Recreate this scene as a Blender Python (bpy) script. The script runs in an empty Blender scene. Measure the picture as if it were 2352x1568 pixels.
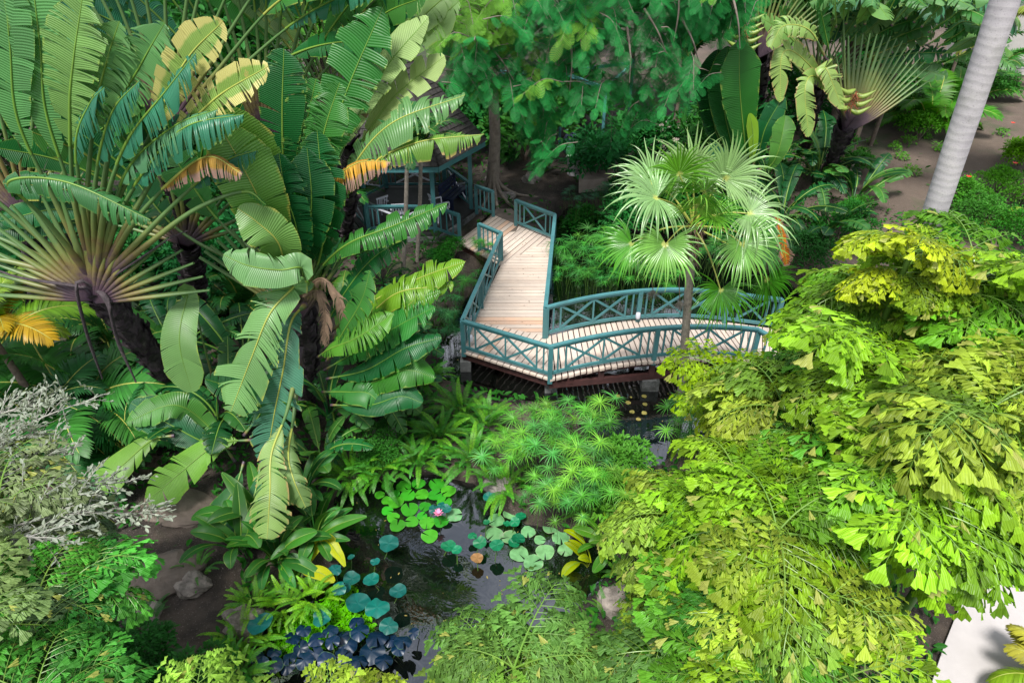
import bpy, math, random
import numpy as np
from mathutils import Vector, Matrix

# ------------------------------------------------------------------ camera, world, sun, exposure
sc = bpy.context.scene
COL = sc.collection
CZ = 10.2
PITCH = 35.0
FP = 1569.0                      # focal length in pixels of a 2352 px wide picture (24 mm on 36 mm)
cam_d = bpy.data.cameras.new('camera')
cam_d.lens = 24.0; cam_d.sensor_width = 36.0; cam_d.sensor_fit = 'HORIZONTAL'
cam_d.clip_start = 0.1; cam_d.clip_end = 1500
cam = bpy.data.objects.new('camera', cam_d); COL.objects.link(cam)
cam.location = (0, 0, CZ); cam.rotation_euler = (math.radians(90 - PITCH), 0, 0)
sc.camera = cam

SUN_EL, SUN_AZ = 62.0, 200.0     # high hazy sun, slightly behind the camera (azimuth clockwise from +Y)
world = bpy.data.worlds.new('World'); sc.world = world; world.use_nodes = True
wn = world.node_tree; bg = wn.nodes['Background']
sky = wn.nodes.new('ShaderNodeTexSky'); sky.sky_type = 'NISHITA'; sky.sun_disc = False
sky.sun_elevation = math.radians(SUN_EL); sky.sun_rotation = math.radians(SUN_AZ)
sky.air_density = 1.0; sky.dust_density = 4.0; sky.ozone_density = 1.0
_tc = wn.nodes.new('ShaderNodeTexCoord'); _nz = wn.nodes.new('ShaderNodeTexNoise'); _nz.inputs['Scale'].default_value = 2.6; _nz.inputs['Detail'].default_value = 7; _nz.inputs['Roughness'].default_value = .58; _nz.inputs['Distortion'].default_value = .4
wn.links.new(_tc.outputs['Generated'], _nz.inputs['Vector']); _mr = wn.nodes.new('ShaderNodeMapRange'); _mr.inputs[1].default_value = .3; _mr.inputs[2].default_value = .56; wn.links.new(_nz.outputs['Fac'], _mr.inputs[0])
_mx = wn.nodes.new('ShaderNodeMix'); _mx.data_type = 'RGBA'; wn.links.new(_mr.outputs[0], _mx.inputs[0]); wn.links.new(sky.outputs[0], _mx.inputs[6]); _mx.inputs[7].default_value = (8.0, 8.3, 9.0, 1)   # broken white cloud
wn.links.new(_mx.outputs[2], bg.inputs[0]); bg.inputs[1].default_value = 0.09
sun_d = bpy.data.lights.new('sun', 'SUN'); sun_d.energy = 3.6; sun_d.angle = math.radians(14)
sun_d.color = (1.0, 0.97, 0.92)
sun = bpy.data.objects.new('sun', sun_d); COL.objects.link(sun)
_az, _el = math.radians(SUN_AZ), math.radians(SUN_EL)
_dir = Vector((math.sin(_az) * math.cos(_el), math.cos(_az) * math.cos(_el), math.sin(_el)))
sun.rotation_euler = _dir.to_track_quat('Z', 'Y').to_euler(); sun.location = _dir * 40

sc.view_settings.view_transform = 'Standard'; sc.view_settings.look = 'None'
sc.view_settings.exposure = 0.78; sc.view_settings.gamma = 1.0
sc.render.engine = 'CYCLES'
sc.cycles.max_bounces = 6; sc.cycles.diffuse_bounces = 2; sc.cycles.glossy_bounces = 2
sc.cycles.transmission_bounces = 2; sc.cycles.transparent_max_bounces = 4
sc.cycles.use_denoising = True

# ------------------------------------------------------------------ photo pixel -> place
_c, _s = math.cos(math.radians(PITCH)), math.sin(math.radians(PITCH))
def ray(px, py):
    x = (px - 1176) / FP; v = (784 - py) / FP
    return np.array((x, _c + v * _s, -_s + v * _c))
def onZ(px, py, z):
    d = ray(px, py); t = (z - CZ) / d[2]; return np.array((d[0] * t, d[1] * t, z))
def onY(px, py, y):
    d = ray(px, py); t = y / d[1]; return np.array((d[0] * t, y, CZ + d[2] * t))
def topx(p):
    dep = p[1] * _c + (CZ - p[2]) * _s
    return 1176 + FP * p[0] / dep

# ------------------------------------------------------------------ small maths
def nz(v):
    v = np.asarray(v, float); n = np.linalg.norm(v, axis=-1, keepdims=True); return v / np.maximum(n, 1e-9)
def spline(pts, n):
    P = np.array(pts, float)
    if len(P) == 2: return P[0] + (P[1] - P[0]) * np.linspace(0, 1, n)[:, None]
    P = np.vstack([2 * P[0] - P[1], P, 2 * P[-1] - P[-2]])
    dense = []
    for i in range(1, len(P) - 2):
        t = np.linspace(0, 1, 24, endpoint=False)[:, None]
        a, b, c, d = P[i - 1], P[i], P[i + 1], P[i + 2]
        dense.append(0.5 * (2 * b + (c - a) * t + (2 * a - 5 * b + 4 * c - d) * t ** 2 + (3 * b - a - 3 * c + d) * t ** 3))
    D = np.vstack(dense + [P[-2:-1]])
    L = np.concatenate([[0], np.cumsum(np.linalg.norm(np.diff(D, axis=0), axis=1))])
    q = np.linspace(0, L[-1], n)
    return np.stack([np.interp(q, L, D[:, k]) for k in range(3)], 1)
def tang(P): return nz(np.gradient(P, axis=0))
def at(P, t):
    x = np.clip(t, 0, 1) * (len(P) - 1)
    return np.stack([np.interp(x, np.arange(len(P)), P[:, k]) for k in range(P.shape[1])], -1)
def rotz(v, a):
    c, s = math.cos(a), math.sin(a); return np.array((v[0] * c - v[1] * s, v[0] * s + v[1] * c, v[2]))
def vnoise(x, y, seed=0):
    xi, yi = np.floor(x).astype(int), np.floor(y).astype(int); xf, yf = x - xi, y - yi
    def h(a, b):
        n = np.sin(a * 127.1 + b * 311.7 + seed * 74.7) * 43758.5453; return n - np.floor(n)
    u, v = xf * xf * (3 - 2 * xf), yf * yf * (3 - 2 * yf)
    return (h(xi, yi) * (1 - u) + h(xi + 1, yi) * u) * (1 - v) + (h(xi, yi + 1) * (1 - u) + h(xi + 1, yi + 1) * u) * v

# ------------------------------------------------------------------ mesh collector
class MB:
    def __init__(self): self.V = []; self.C = []; self.F3 = []; self.F4 = []; self.n = 0
    def verts(self, v, c=None):
        v = np.asarray(v, float).reshape(-1, 3); k = self.n; self.V.append(v)
        if c is None: c = np.zeros((len(v), 3))
        c = np.broadcast_to(np.asarray(c, float), (len(v), 3)); self.C.append(c); self.n += len(v); return k
    def faces(self, f, m=0):
        f = np.asarray(f, int)
        if f.size == 0: return
        (self.F3 if f.shape[1] == 3 else self.F4).append(np.column_stack([f, np.full(len(f), m)]))
    def grid(self, P, c=None, m=0, close=False):
        a, b = P.shape[:2]; k = self.verts(P.reshape(-1, 3), None if c is None else np.asarray(c).reshape(-1, 3))
        i, j = np.meshgrid(np.arange(a - 1), np.arange(b if close else b - 1), indexing='ij'); i = i.ravel(); j = j.ravel(); j2 = (j + 1) % b
        self.faces(np.stack([i * b + j, (i + 1) * b + j, (i + 1) * b + j2, i * b + j2], 1) + k, m)
    def tube(self, P, r, seg=6, m=0, col=None, flat=1.0, cap=False):
        P = np.asarray(P, float); n = len(P); T = tang(P); r = np.broadcast_to(np.asarray(r, float), (n,))
        up = np.array((0, 0, 1.0)) if abs(T[0][2]) < .95 else np.array((0, 1.0, 0)); U = nz(np.cross(T, up)); W = np.cross(U, T)
        for i in range(1, n):
            if np.dot(U[i], U[i - 1]) < 0: U[i] = -U[i]; W[i] = -W[i]
        a = np.linspace(0, 2 * math.pi, seg, endpoint=False)
        G = P[:, None] + r[:, None, None] * (np.cos(a)[None, :, None] * U[:, None] + flat * np.sin(a)[None, :, None] * W[:, None])
        c = np.zeros((n, seg, 3)); c[:, :, 1] = np.linspace(0, 1, n)[:, None]
        if col is not None: c[:] = col
        k = self.n; self.grid(G, c, m, True)
        if cap:
            e = k + (n - 1) * seg; q = self.verts([P[-1]], [c[-1, 0]]); self.faces([(e + j, e + (j + 1) % seg, q) for j in range(seg)], m)
    def box(self, c, s, m=0, R=None, col=(0, 0, 0)):
        x, y, z = np.array(s) / 2
        v = np.array([(-x, -y, -z), (x, -y, -z), (x, y, -z), (-x, y, -z), (-x, -y, z), (x, -y, z), (x, y, z), (-x, y, z)])
        if R is not None: v = v @ np.asarray(R).T
        k = self.verts(v + np.array(c), col)
        self.faces(np.array([(0, 3, 2, 1), (4, 5, 6, 7), (0, 1, 5, 4), (1, 2, 6, 5), (2, 3, 7, 6), (3, 0, 4, 7)]) + k, m)
    def bar(self, a, b, w, h, m=0, col=(0, 0, 0), ext=0.0):
        """box between two points: w horizontal thickness, h the other one"""
        a, b = np.array(a, float), np.array(b, float); t = nz(b - a); a = a - t * ext; b = b + t * ext
        up = np.array((0, 0, 1.0)) if abs(t[2]) < .99 else np.array((0, 1.0, 0))
        s = nz(np.cross(t, up)); u = np.cross(s, t)
        self.box((a + b) / 2, (np.linalg.norm(b - a), w, h), m, np.stack([t, s, u], 1), col)
    def prism(self, pts, z0, z1, m=0, col=(0, 0, 0)):
        """polygon (counter-clockwise) between two heights; z0/z1 scalars or per point"""
        p = np.array(pts, float)[:, :2]; n = len(p)
        k = self.verts(np.column_stack([p, np.broadcast_to(z0, n)]), col); self.verts(np.column_stack([p, np.broadcast_to(z1, n)]), col)
        for i in range(1, n - 1): self.faces([(k + n, k + n + i, k + n + i + 1)], m); self.faces([(k, k + i + 1, k + i)], m)
        self.faces([(k + i, k + (i + 1) % n, k + n + (i + 1) % n, k + n + i) for i in range(n)], m)
    def stamp(self, TV, TF, O, R, S, c=None, m=0, tc=None):
        """many transformed copies of a template. O (k,3) origins, R (k,3,3) columns = axes, S (k,) or (k,3) scales"""
        O = np.asarray(O, float); k = len(O)
        if k == 0: return
        S = np.asarray(S, float); S = S[:, None, None] if S.ndim == 1 else S[:, None, :]
        V = np.einsum('kij,knj->kni', R, TV[None] * S) + O[:, None]
        cc = np.zeros((k, len(TV), 3))
        if tc is not None: cc[:] = tc[None]
        if c is not None: cc[:, :, 2] = np.asarray(c)[:, None]
        b = self.verts(V.reshape(-1, 3), cc.reshape(-1, 3))
        TF = np.asarray(TF); off = (np.arange(k) * len(TV))[:, None, None]
        self.faces((TF[None] + off).reshape(-1, TF.shape[1]) + b, m)
    def mesh(self, name, mats, smooth=True, origin=None):
        V = np.vstack(self.V); C = np.vstack(self.C)
        if origin is not None: V = V - np.asarray(origin, float)
        f3 = np.vstack(self.F3) if self.F3 else np.zeros((0, 4), int); f4 = np.vstack(self.F4) if self.F4 else np.zeros((0, 5), int)
        me = bpy.data.meshes.new(name); me.vertices.add(len(V)); me.vertices.foreach_set('co', V.astype(np.float32).ravel())
        nl = len(f3) * 3 + len(f4) * 4; me.loops.add(nl)
        me.loops.foreach_set('vertex_index', np.concatenate([f3[:, :3].ravel(), f4[:, :4].ravel()]).astype(np.int32))
        npoly = len(f3) + len(f4); me.polygons.add(npoly)
        me.polygons.foreach_set('loop_start', np.concatenate([np.arange(len(f3)) * 3, len(f3) * 3 + np.arange(len(f4)) * 4]).astype(np.int32))
        me.polygons.foreach_set('material_index', np.concatenate([f3[:, 3], f4[:, 4]]).astype(np.int32))
        me.polygons.foreach_set('use_smooth', np.full(npoly, smooth))
        at_ = me.attributes.new('Col', 'FLOAT_COLOR', 'POINT')
        at_.data.foreach_set('color', np.column_stack([C, np.ones(len(C))]).astype(np.float32).ravel())
        for mt in mats: me.materials.append(mt)
        me.update(calc_edges=True)
        return me

# ------------------------------------------------------------------ objects
def thing(name, label, cat, loc=(0, 0, 0), group=None, rz=0.0):
    o = bpy.data.objects.new(name, None); COL.objects.link(o); o.empty_display_size = .2
    o.location = tuple(float(x) for x in loc); o.rotation_euler = (0, 0, rz)
    o['label'] = label; o['category'] = cat
    if group: o['group'] = group
    return o
def tag(o, label, cat, group=None, kind=None):
    if label: o['label'] = label
    if cat: o['category'] = cat
    if group: o['group'] = group
    if kind: o['kind'] = kind
    return o
def put(name, me, parent=None, loc=(0, 0, 0), M=None, color=None, label=None):
    o = bpy.data.objects.new(name, me); COL.objects.link(o)
    if parent is not None: o.parent = parent
    if M is not None: o.matrix_local = M
    else: o.location = tuple(float(x) for x in loc)
    if color is not None: o.color = (color[0], color[1], color[2], 1)
    if label: o['label'] = label
    return o
def part(name, mb, mats, parent=None, origin=None, color=None, smooth=True, label=None):
    """mesh given in world coordinates; origin = world location of the parent"""
    if not isinstance(mats, (list, tuple)): mats = [mats]
    return put(name, mb.mesh(name, mats, smooth, origin), parent, color=color, label=label)
def structure(name, mb, mats, smooth=False, label=None, kind='structure'):
    o = part(name, mb, mats, smooth=smooth); o['kind'] = kind
    if label: o['label'] = label
    return o
def frame_matrix(loc, az=0.0, el=0.0, roll=0.0, s=1.0):
    return Matrix.Translation(Vector([float(v) for v in loc])) @ Matrix.Rotation(az, 4, 'Z') @ Matrix.Rotation(-el, 4, 'Y') @ Matrix.Rotation(roll, 4, 'X') @ Matrix.Scale(s, 4)
ORD = ['', 'second ', 'third ', 'fourth ', 'fifth ', 'sixth ', 'seventh ', 'eighth ', 'ninth ', 'tenth ', 'eleventh ', 'twelfth ', 'thirteenth ', 'fourteenth ', 'fifteenth ', 'sixteenth ', 'seventeenth ', 'eighteenth ', 'nineteenth ', 'twentieth ']
def rank_labels(items, base, what='from the left'):
    """give every thing of a look-alike row its own label by its order across the picture"""
    xs = sorted(items, key=lambda o: topx(np.array(o.matrix_world.translation if False else o.location)))
    n = len(xs)
    for i, o in enumerate(xs):
        if i == 0: w = 'leftmost'
        elif i == n - 1: w = 'rightmost'
        elif i < len(ORD): w = ORD[i].strip() + ' from the left'
        else:
            j = n - 1 - i; w = ORD[j].strip() + ' from the right' if j < len(ORD) else 'near the middle'
        o['label'] = base + ', ' + w

# ------------------------------------------------------------------ materials
def new_mat(name):
    m = bpy.data.materials.new(name); m.use_nodes = True; nt = m.node_tree
    for n in list(nt.nodes): nt.nodes.remove(n)
    out = nt.nodes.new('ShaderNodeOutputMaterial'); p = nt.nodes.new('ShaderNodeBsdfPrincipled'); nt.links.new(p.outputs[0], out.inputs[0])
    return m, nt, p, out
def N(nt, t, **kw):
    n = nt.nodes.new(t)
    for k, v in kw.items(): setattr(n, k, v)
    return n
def math_n(nt, op, a, b=None, c=None):
    n = nt.nodes.new('ShaderNodeMath'); n.operation = op
    for i, v in enumerate((a, b, c)):
        if v is None: continue
        if isinstance(v, (int, float)): n.inputs[i].default_value = v
        else: nt.links.new(v, n.inputs[i])
    return n.outputs[0]
def mixc(nt, f, a, b, mode='MIX'):
    n = nt.nodes.new('ShaderNodeMix'); n.data_type = 'RGBA'; n.blend_type = mode
    for i, v in ((0, f), (6, a), (7, b)):
        if isinstance(v, (int, float)): n.inputs[i].default_value = v
        elif isinstance(v, (tuple, list)): n.inputs[i].default_value = (*v[:3], 1)
        else: nt.links.new(v, n.inputs[i])
    return n.outputs[2]
def noise(nt, scale, detail=3, rough=.5, coord='pos', vec=None, dist=0.0):
    t = nt.nodes.new('ShaderNodeTexNoise'); t.inputs['Scale'].default_value = scale; t.inputs['Detail'].default_value = detail
    t.inputs['Roughness'].default_value = rough; t.inputs['Distortion'].default_value = dist
    if vec is None:
        if coord == 'pos': g = nt.nodes.new('ShaderNodeNewGeometry'); vec = g.outputs['Position']
        else: g = nt.nodes.new('ShaderNodeTexCoord'); vec = g.outputs['Object']
    nt.links.new(vec, t.inputs['Vector']); return t.outputs['Fac']
def ramp(nt, f, stops):
    r = nt.nodes.new('ShaderNodeValToRGB'); nt.links.new(f, r.inputs[0]); e = r.color_ramp.elements
    e[0].position, e[0].color = stops[0][0], (*stops[0][1], 1); e[1].position, e[1].color = stops[-1][0], (*stops[-1][1], 1)
    for p_, c_ in stops[1:-1]:
        q = e.new(p_); q.color = (*c_, 1)
    return r.outputs[0]
def bump(nt, p, h, strength=.3, dist=.01):
    b = nt.nodes.new('ShaderNodeBump'); b.inputs['Strength'].default_value = strength; b.inputs['Distance'].default_value = dist
    nt.links.new(h, b.inputs['Height']); nt.links.new(b.outputs[0], p.inputs['Normal']); return b

def leaf_mat(name, edge=None, edge_pos=.8, veins=0, rough=.4, trans=.28, spec=.5, var=.35, nscale=2.0, base=None, blotch=None, odd=None):
    """base colour = the object's own colour (obj.color) with natural variation, coloured margins and lateral veins"""
    m, nt, p, out = new_mat(name)
    oi = nt.nodes.new('ShaderNodeObjectInfo'); at_ = nt.nodes.new('ShaderNodeAttribute'); at_.attribute_name = 'Col'
    sep = nt.nodes.new('ShaderNodeSeparateColor'); nt.links.new(at_.outputs['Color'], sep.inputs[0])
    c = base if base else oi.outputs['Color']
    n1 = noise(nt, nscale, 2); v = math_n(nt, 'MULTIPLY_ADD', n1, var * 1.6, 1 - var * .8)
    v = math_n(nt, 'ADD', v, math_n(nt, 'MULTIPLY_ADD', sep.outputs[2], var, -var / 2))
    hs = nt.nodes.new('ShaderNodeHueSaturation')
    hs.inputs['Hue'].default_value = .5; hs.inputs['Saturation'].default_value = 1.12
    nt.links.new(math_n(nt, 'MULTIPLY_ADD', oi.outputs['Random'], .018, .487), hs.inputs['Hue'])
    nt.links.new(v, hs.inputs['Value'])
    if isinstance(c, tuple): hs.inputs['Color'].default_value = (*c, 1)
    else: nt.links.new(c, hs.inputs['Color'])
    cc = hs.outputs[0]
    if veins:
        sn = math_n(nt, 'SINE', math_n(nt, 'MULTIPLY', sep.outputs[1], veins))
        cc = mixc(nt, math_n(nt, 'MULTIPLY_ADD', sn, .16, .16), cc, mixc(nt, 1.0, cc, (.45, .55, .5), 'MULTIPLY'))
        bump(nt, p, sn, .35, .01)
    if edge:
        n2 = noise(nt, 5, 3)
        f = math_n(nt, 'ADD', sep.outputs[0], math_n(nt, 'MULTIPLY_ADD', n2, .5, -.25))
        mr = nt.nodes.new('ShaderNodeMapRange'); mr.interpolation_type = 'SMOOTHSTEP'; nt.links.new(f, mr.inputs[0])
        mr.inputs[1].default_value = edge_pos; mr.inputs[2].default_value = edge_pos + .18
        cc = mixc(nt, mr.outputs[0], cc, edge)
    if odd:
        cc = mixc(nt, math_n(nt, 'GREATER_THAN', sep.outputs[2], odd[1]), cc, odd[0])
    if blotch:
        n3 = noise(nt, 3.5, 4, .6)
        mr = nt.nodes.new('ShaderNodeMapRange'); nt.links.new(n3, mr.inputs[0]); mr.inputs[1].default_value = blotch[1]; mr.inputs[2].default_value = blotch[1] + .1
        cc = mixc(nt, mr.outputs[0], cc, blotch[0])
    nt.links.new(cc, p.inputs['Base Color']); p.inputs['Roughness'].default_value = rough
    p.inputs['Specular IOR Level'].default_value = spec
    if trans > 0:
        tr = nt.nodes.new('ShaderNodeBsdfTranslucent'); nt.links.new(mixc(nt, 1.0, cc, (1.25, 1.35, .5), 'MULTIPLY'), tr.inputs[0])
        mx = nt.nodes.new('ShaderNodeMixShader'); mx.inputs[0].default_value = trans
        nt.links.new(p.outputs[0], mx.inputs[1]); nt.links.new(tr.outputs[0], mx.inputs[2]); nt.links.new(mx.outputs[0], out.inputs[0])
    return m
def plain_mat(name, col, rough=.6, var=.2, nscale=6, bumpv=0, bscale=40, metallic=0, spec=.5, stain=None, col2=None):
    m, nt, p, out = new_mat(name)
    n1 = noise(nt, nscale, 4, .6)
    c2 = col2 if col2 else tuple(x * (1 - var) for x in col); c1 = tuple(min(1, x * (1 + var * .6)) for x in col)
    cc = ramp(nt, n1, [(.3, c2), (.7, c1)])
    if stain:
        n3 = noise(nt, nscale * .35, 5, .65)
        mr = nt.nodes.new('ShaderNodeMapRange'); nt.links.new(n3, mr.inputs[0]); mr.inputs[1].default_value = stain[1]; mr.inputs[2].default_value = stain[1] + .12
        cc = mixc(nt, mr.outputs[0], cc, stain[0])
    nt.links.new(cc, p.inputs['Base Color']); p.inputs['Roughness'].default_value = rough; p.inputs['Metallic'].default_value = metallic
    p.inputs['Specular IOR Level'].default_value = spec
    if bumpv: bump(nt, p, noise(nt, bscale, 4, .6), bumpv, .02)
    return m

TEAL = plain_mat('teal_paint', (.058, .185, .2), .42, .16, 3, .12, 60, stain=((.05, .11, .11), .62))
DARKWOOD = plain_mat('dark_stained_wood', (.06, .022, .02), .6, .4, 8, .4, 30)
CONCRETE = plain_mat('weathered_concrete', (.16, .165, .165), .85, .4, 6, .5, 30, stain=((.05, .055, .05), .5))
WHITEP = plain_mat('white_plastic', (.62, .64, .72), .45, .1, 4)
NAVY = plain_mat('navy_painted_wood', (.01, .016, .05), .5, .2, 5)
ROCK = plain_mat('rock', (.2, .18, .165), .9, .45, 5, .8, 18, stain=((.06, .07, .045), .56))
FLAG = plain_mat('flagstone', (.15, .118, .095), .85, .3, 4, .35, 30, stain=((.08, .075, .065), .58))
PALEROCK = plain_mat('pale_limestone', (.25, .215, .185), .9, .5, 7, .8, 20, stain=((.09, .085, .06), .55))
PALE_SLAB = plain_mat('pale_concrete_slab', (.42, .395, .39), .8, .08, 2.5, .15, 50, stain=((.5, .48, .46), .62))
SHINGLE = plain_mat('weathered_shingle', (.04, .036, .034), .85, .5, 12, .5, 60, stain=((.14, .13, .12), .66))
FLOORD = plain_mat('dark_floor', (.035, .035, .035), .6, .3, 4)
BARK = plain_mat('grey_brown_bark', (.15, .115, .09), .9, .4, 10, .8, 30)
ROOTM = plain_mat('pale_root_bark', (.2, .165, .135), .85, .35, 9, .5, 30)
THINBARK = plain_mat('slender_trunk_bark', (.23, .2, .17), .85, .35, 14, .4, 50)
OLDLEAF = plain_mat('dry_brown_leaf', (.2, .13, .085), .8, .45, 6, .3, 40)
FIBRE = plain_mat('dark_leaf_base_fibre', (.055, .042, .048), .85, .55, 14, .7, 50, stain=((.2, .17, .17), .6))
WALLM = plain_mat('grey_render_wall', (.42, .4, .38), .85, .12, 2, .2, 40)
TERRA = plain_mat('terracotta', (.26, .085, .05), .7, .3, 6, .2, 30)
POTW = plain_mat('white_stone_pot', (.6, .56, .6), .6, .12, 10, .2, 40)
BLUEG = plain_mat('lilac_glazed_ceramic', (.28, .3, .6), .3, .2, 6)
CREAM = plain_mat('cream_painted_statue', (.62, .54, .44), .6, .15, 12, .1, 40)
DARKSOIL = plain_mat('potting_soil', (.02, .016, .013), .95, .4, 20, .4, 60)
PAVE = plain_mat('pinkish_paving', (.36, .29, .26), .85, .2, 4, .3, 30, stain=((.2, .16, .14), .6))
PINK = plain_mat('pink_petal', (.75, .25, .42), .5, .2, 20)

def deck_mat():
    m, nt, p, out = new_mat('painted_deck_boards')
    a = nt.nodes.new('ShaderNodeAttribute'); a.attribute_name = 'Col'; sep = N(nt, 'ShaderNodeSeparateColor'); nt.links.new(a.outputs['Color'], sep.inputs[0])
    cc = mixc(nt, sep.outputs[0], (.57, .475, .40), (.60, .39, .27))
    hs = N(nt, 'ShaderNodeHueSaturation'); nt.links.new(cc, hs.inputs['Color'])
    nt.links.new(math_n(nt, 'MULTIPLY_ADD', sep.outputs[2], .22, .9), hs.inputs['Value'])
    n1 = noise(nt, 2.2, 5, .65); c2 = mixc(nt, math_n(nt, 'MULTIPLY_ADD', n1, 1.3, -.45), hs.outputs[0], (.4, .34, .31))
    n4 = noise(nt, 26, 3, .7); mr = N(nt, 'ShaderNodeMapRange'); nt.links.new(n4, mr.inputs[0]); mr.inputs[1].default_value = .66; mr.inputs[2].default_value = .72
    c3 = mixc(nt, math_n(nt, 'MULTIPLY', mr.outputs[0], .5), c2, (.2, .15, .12))
    nt.links.new(c3, p.inputs['Base Color']); p.inputs['Roughness'].default_value = .6; bump(nt, p, noise(nt, 35, 3), .15, .01)
    return m
DECK = deck_mat()
def soil_mat():
    m, nt, p, out = new_mat('dark_soil')
    n1 = noise(nt, 1.1, 5, .6); c = ramp(nt, n1, [(.3, (.014, .011, .009)), (.5, (.036, .028, .022)), (.72, (.12, .09, .07))])
    sxy = N(nt, 'ShaderNodeSeparateXYZ'); gg = N(nt, 'ShaderNodeNewGeometry'); nt.links.new(gg.outputs['Position'], sxy.inputs[0]); mrs = N(nt, 'ShaderNodeMapRange'); nt.links.new(math_n(nt, 'ADD', sxy.outputs[0], math_n(nt, 'MULTIPLY', noise(nt, .5, 4, .6), 4)), mrs.inputs[0]); mrs.inputs[1].default_value = 8; mrs.inputs[2].default_value = 12
    c = mixc(nt, math_n(nt, 'MULTIPLY', mrs.outputs[0], .6), c, (.15, .11, .085))
    n2 = noise(nt, 42, 2, .6); mr = N(nt, 'ShaderNodeMapRange'); nt.links.new(n2, mr.inputs[0]); mr.inputs[1].default_value = .64; mr.inputs[2].default_value = .7
    c = mixc(nt, math_n(nt, 'MULTIPLY', mr.outputs[0], .6), c, (.3, .26, .23))
    n3 = noise(nt, .45, 4, .6); mr2 = N(nt, 'ShaderNodeMapRange'); nt.links.new(n3, mr2.inputs[0]); mr2.inputs[1].default_value = .55; mr2.inputs[2].default_value = .66
    c = mixc(nt, math_n(nt, 'MULTIPLY', mr2.outputs[0], .55), c, (.025, .06, .012))
    nt.links.new(c, p.inputs['Base Color']); p.inputs['Roughness'].default_value = .95; bump(nt, p, noise(nt, 30, 5, .7), .9, .04)
    return m
SOIL = soil_mat()
def water_mat():
    m, nt, p, out = new_mat('dark_pond_water')
    p.inputs['Base Color'].default_value = (.003, .004, .003, 1); p.inputs['Roughness'].default_value = .03; p.inputs['IOR'].default_value = 1.33
    p.inputs['Specular IOR Level'].default_value = 1.0
    n1 = noise(nt, 2.5, 3, .6, dist=.6); b = bump(nt, p, n1, .12, .05)
    g = N(nt, 'ShaderNodeBsdfGlossy'); g.inputs['Roughness'].default_value = .03; g.inputs['Color'].default_value = (.9, .93, 1, 1); nt.links.new(b.outputs[0], g.inputs['Normal'])
    mx = N(nt, 'ShaderNodeMixShader'); mx.inputs[0].default_value = .13
    nt.links.new(p.outputs[0], mx.inputs[1]); nt.links.new(g.outputs[0], mx.inputs[2]); nt.links.new(mx.outputs[0], out.inputs[0])
    return m
WATER = water_mat()
def royal_mat():
    m, nt, p, out = new_mat('royal_palm_bark')
    n1 = noise(nt, 1.6, 4, .6); c = ramp(nt, n1, [(.3, (.27, .25, .27)), (.5, (.36, .34, .36)), (.72, (.43, .41, .41))])
    n5 = noise(nt, .9, 6, .7); mr5 = N(nt, 'ShaderNodeMapRange'); nt.links.new(n5, mr5.inputs[0]); mr5.inputs[1].default_value = .55; mr5.inputs[2].default_value = .64; c = mixc(nt, math_n(nt, 'MULTIPLY', mr5.outputs[0], .5), c, (.22, .22, .2))
    tc = N(nt, 'ShaderNodeTexCoord'); sx = N(nt, 'ShaderNodeSeparateXYZ'); nt.links.new(tc.outputs['Object'], sx.inputs[0])
    w = math_n(nt, 'SINE', math_n(nt, 'MULTIPLY_ADD', noise(nt, 2.2, 3), 9.0, math_n(nt, 'MULTIPLY', sx.outputs[2], 55)))
    mr = N(nt, 'ShaderNodeMapRange'); nt.links.new(w, mr.inputs[0]); mr.inputs[1].default_value = .8; mr.inputs[2].default_value = 1
    c = mixc(nt, math_n(nt, 'MULTIPLY', mr.outputs[0], .4), c, (.46, .44, .44))
    n2 = noise(nt, 55, 3, .7); mr2 = N(nt, 'ShaderNodeMapRange'); nt.links.new(n2, mr2.inputs[0]); mr2.inputs[1].default_value = .56; mr2.inputs[2].default_value = .66
    c = mixc(nt, math_n(nt, 'MULTIPLY', mr2.outputs[0], .6), c, (.17, .155, .17))
    nt.links.new(c, p.inputs['Base Color']); p.inputs['Roughness'].default_value = .85; bump(nt, p, w, .12, .01); return m
ROYAL = royal_mat()
# leaf materials (their colour comes from the object)
L_BANANA = leaf_mat('broad_leaf', edge=(.22, .32, .05), edge_pos=.93, veins=420, rough=.36, trans=.25, var=.3, spec=.38)
L_YEDGE = leaf_mat('broad_leaf_yellow_edge', edge=(.4, .4, .07), edge_pos=.92, veins=420, rough=.36, trans=.25, var=.25)
L_YHALF = leaf_mat('half_yellowed_leaf', edge=(.46, .43, .14), edge_pos=.42, veins=420, rough=.42, trans=.25, var=.25, blotch=((.45, .3, .1), .68))
L_BROWNEDGE = leaf_mat('broad_leaf_brown_edge', edge=(.33, .24, .09), edge_pos=.84, veins=420, rough=.42, trans=.2, var=.3)
L_DEAD = leaf_mat('dying_leaf', edge=(.28, .17, .13), edge_pos=.45, veins=300, rough=.7, trans=.15, var=.5)
L_FERN = leaf_mat('fern_leaf', rough=.45, spec=.35, trans=.3, var=.5)
L_FAN = leaf_mat('fan_leaf', edge=(.5, .55, .16), edge_pos=.95, rough=.28, trans=.18, var=.5, spec=.6)
L_FISH = leaf_mat('fishtail_leaf', edge=(.3, .36, .06), edge_pos=1.05, veins=60, rough=.4, trans=.3, var=.85, nscale=1.5, spec=.25, odd=((.33, .36, .08), .96))
L_SMALL = leaf_mat('small_leaf', rough=.5, spec=.15, trans=.28, var=.6, nscale=1.3)
L_PAD = leaf_mat('water_leaf', edge=(.12, .25, .08), edge_pos=.97, rough=.4, trans=.05, var=.3, nscale=6)
L_PADSPOT = leaf_mat('mottled_water_leaf', edge=(.3, .36, .2), edge_pos=.93, rough=.4, trans=.05, var=.5, nscale=9, blotch=((.2, .26, .17), .6))
L_GRASS = leaf_mat('grass_blade', rough=.5, trans=.3, var=.6, nscale=1.0)
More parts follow.
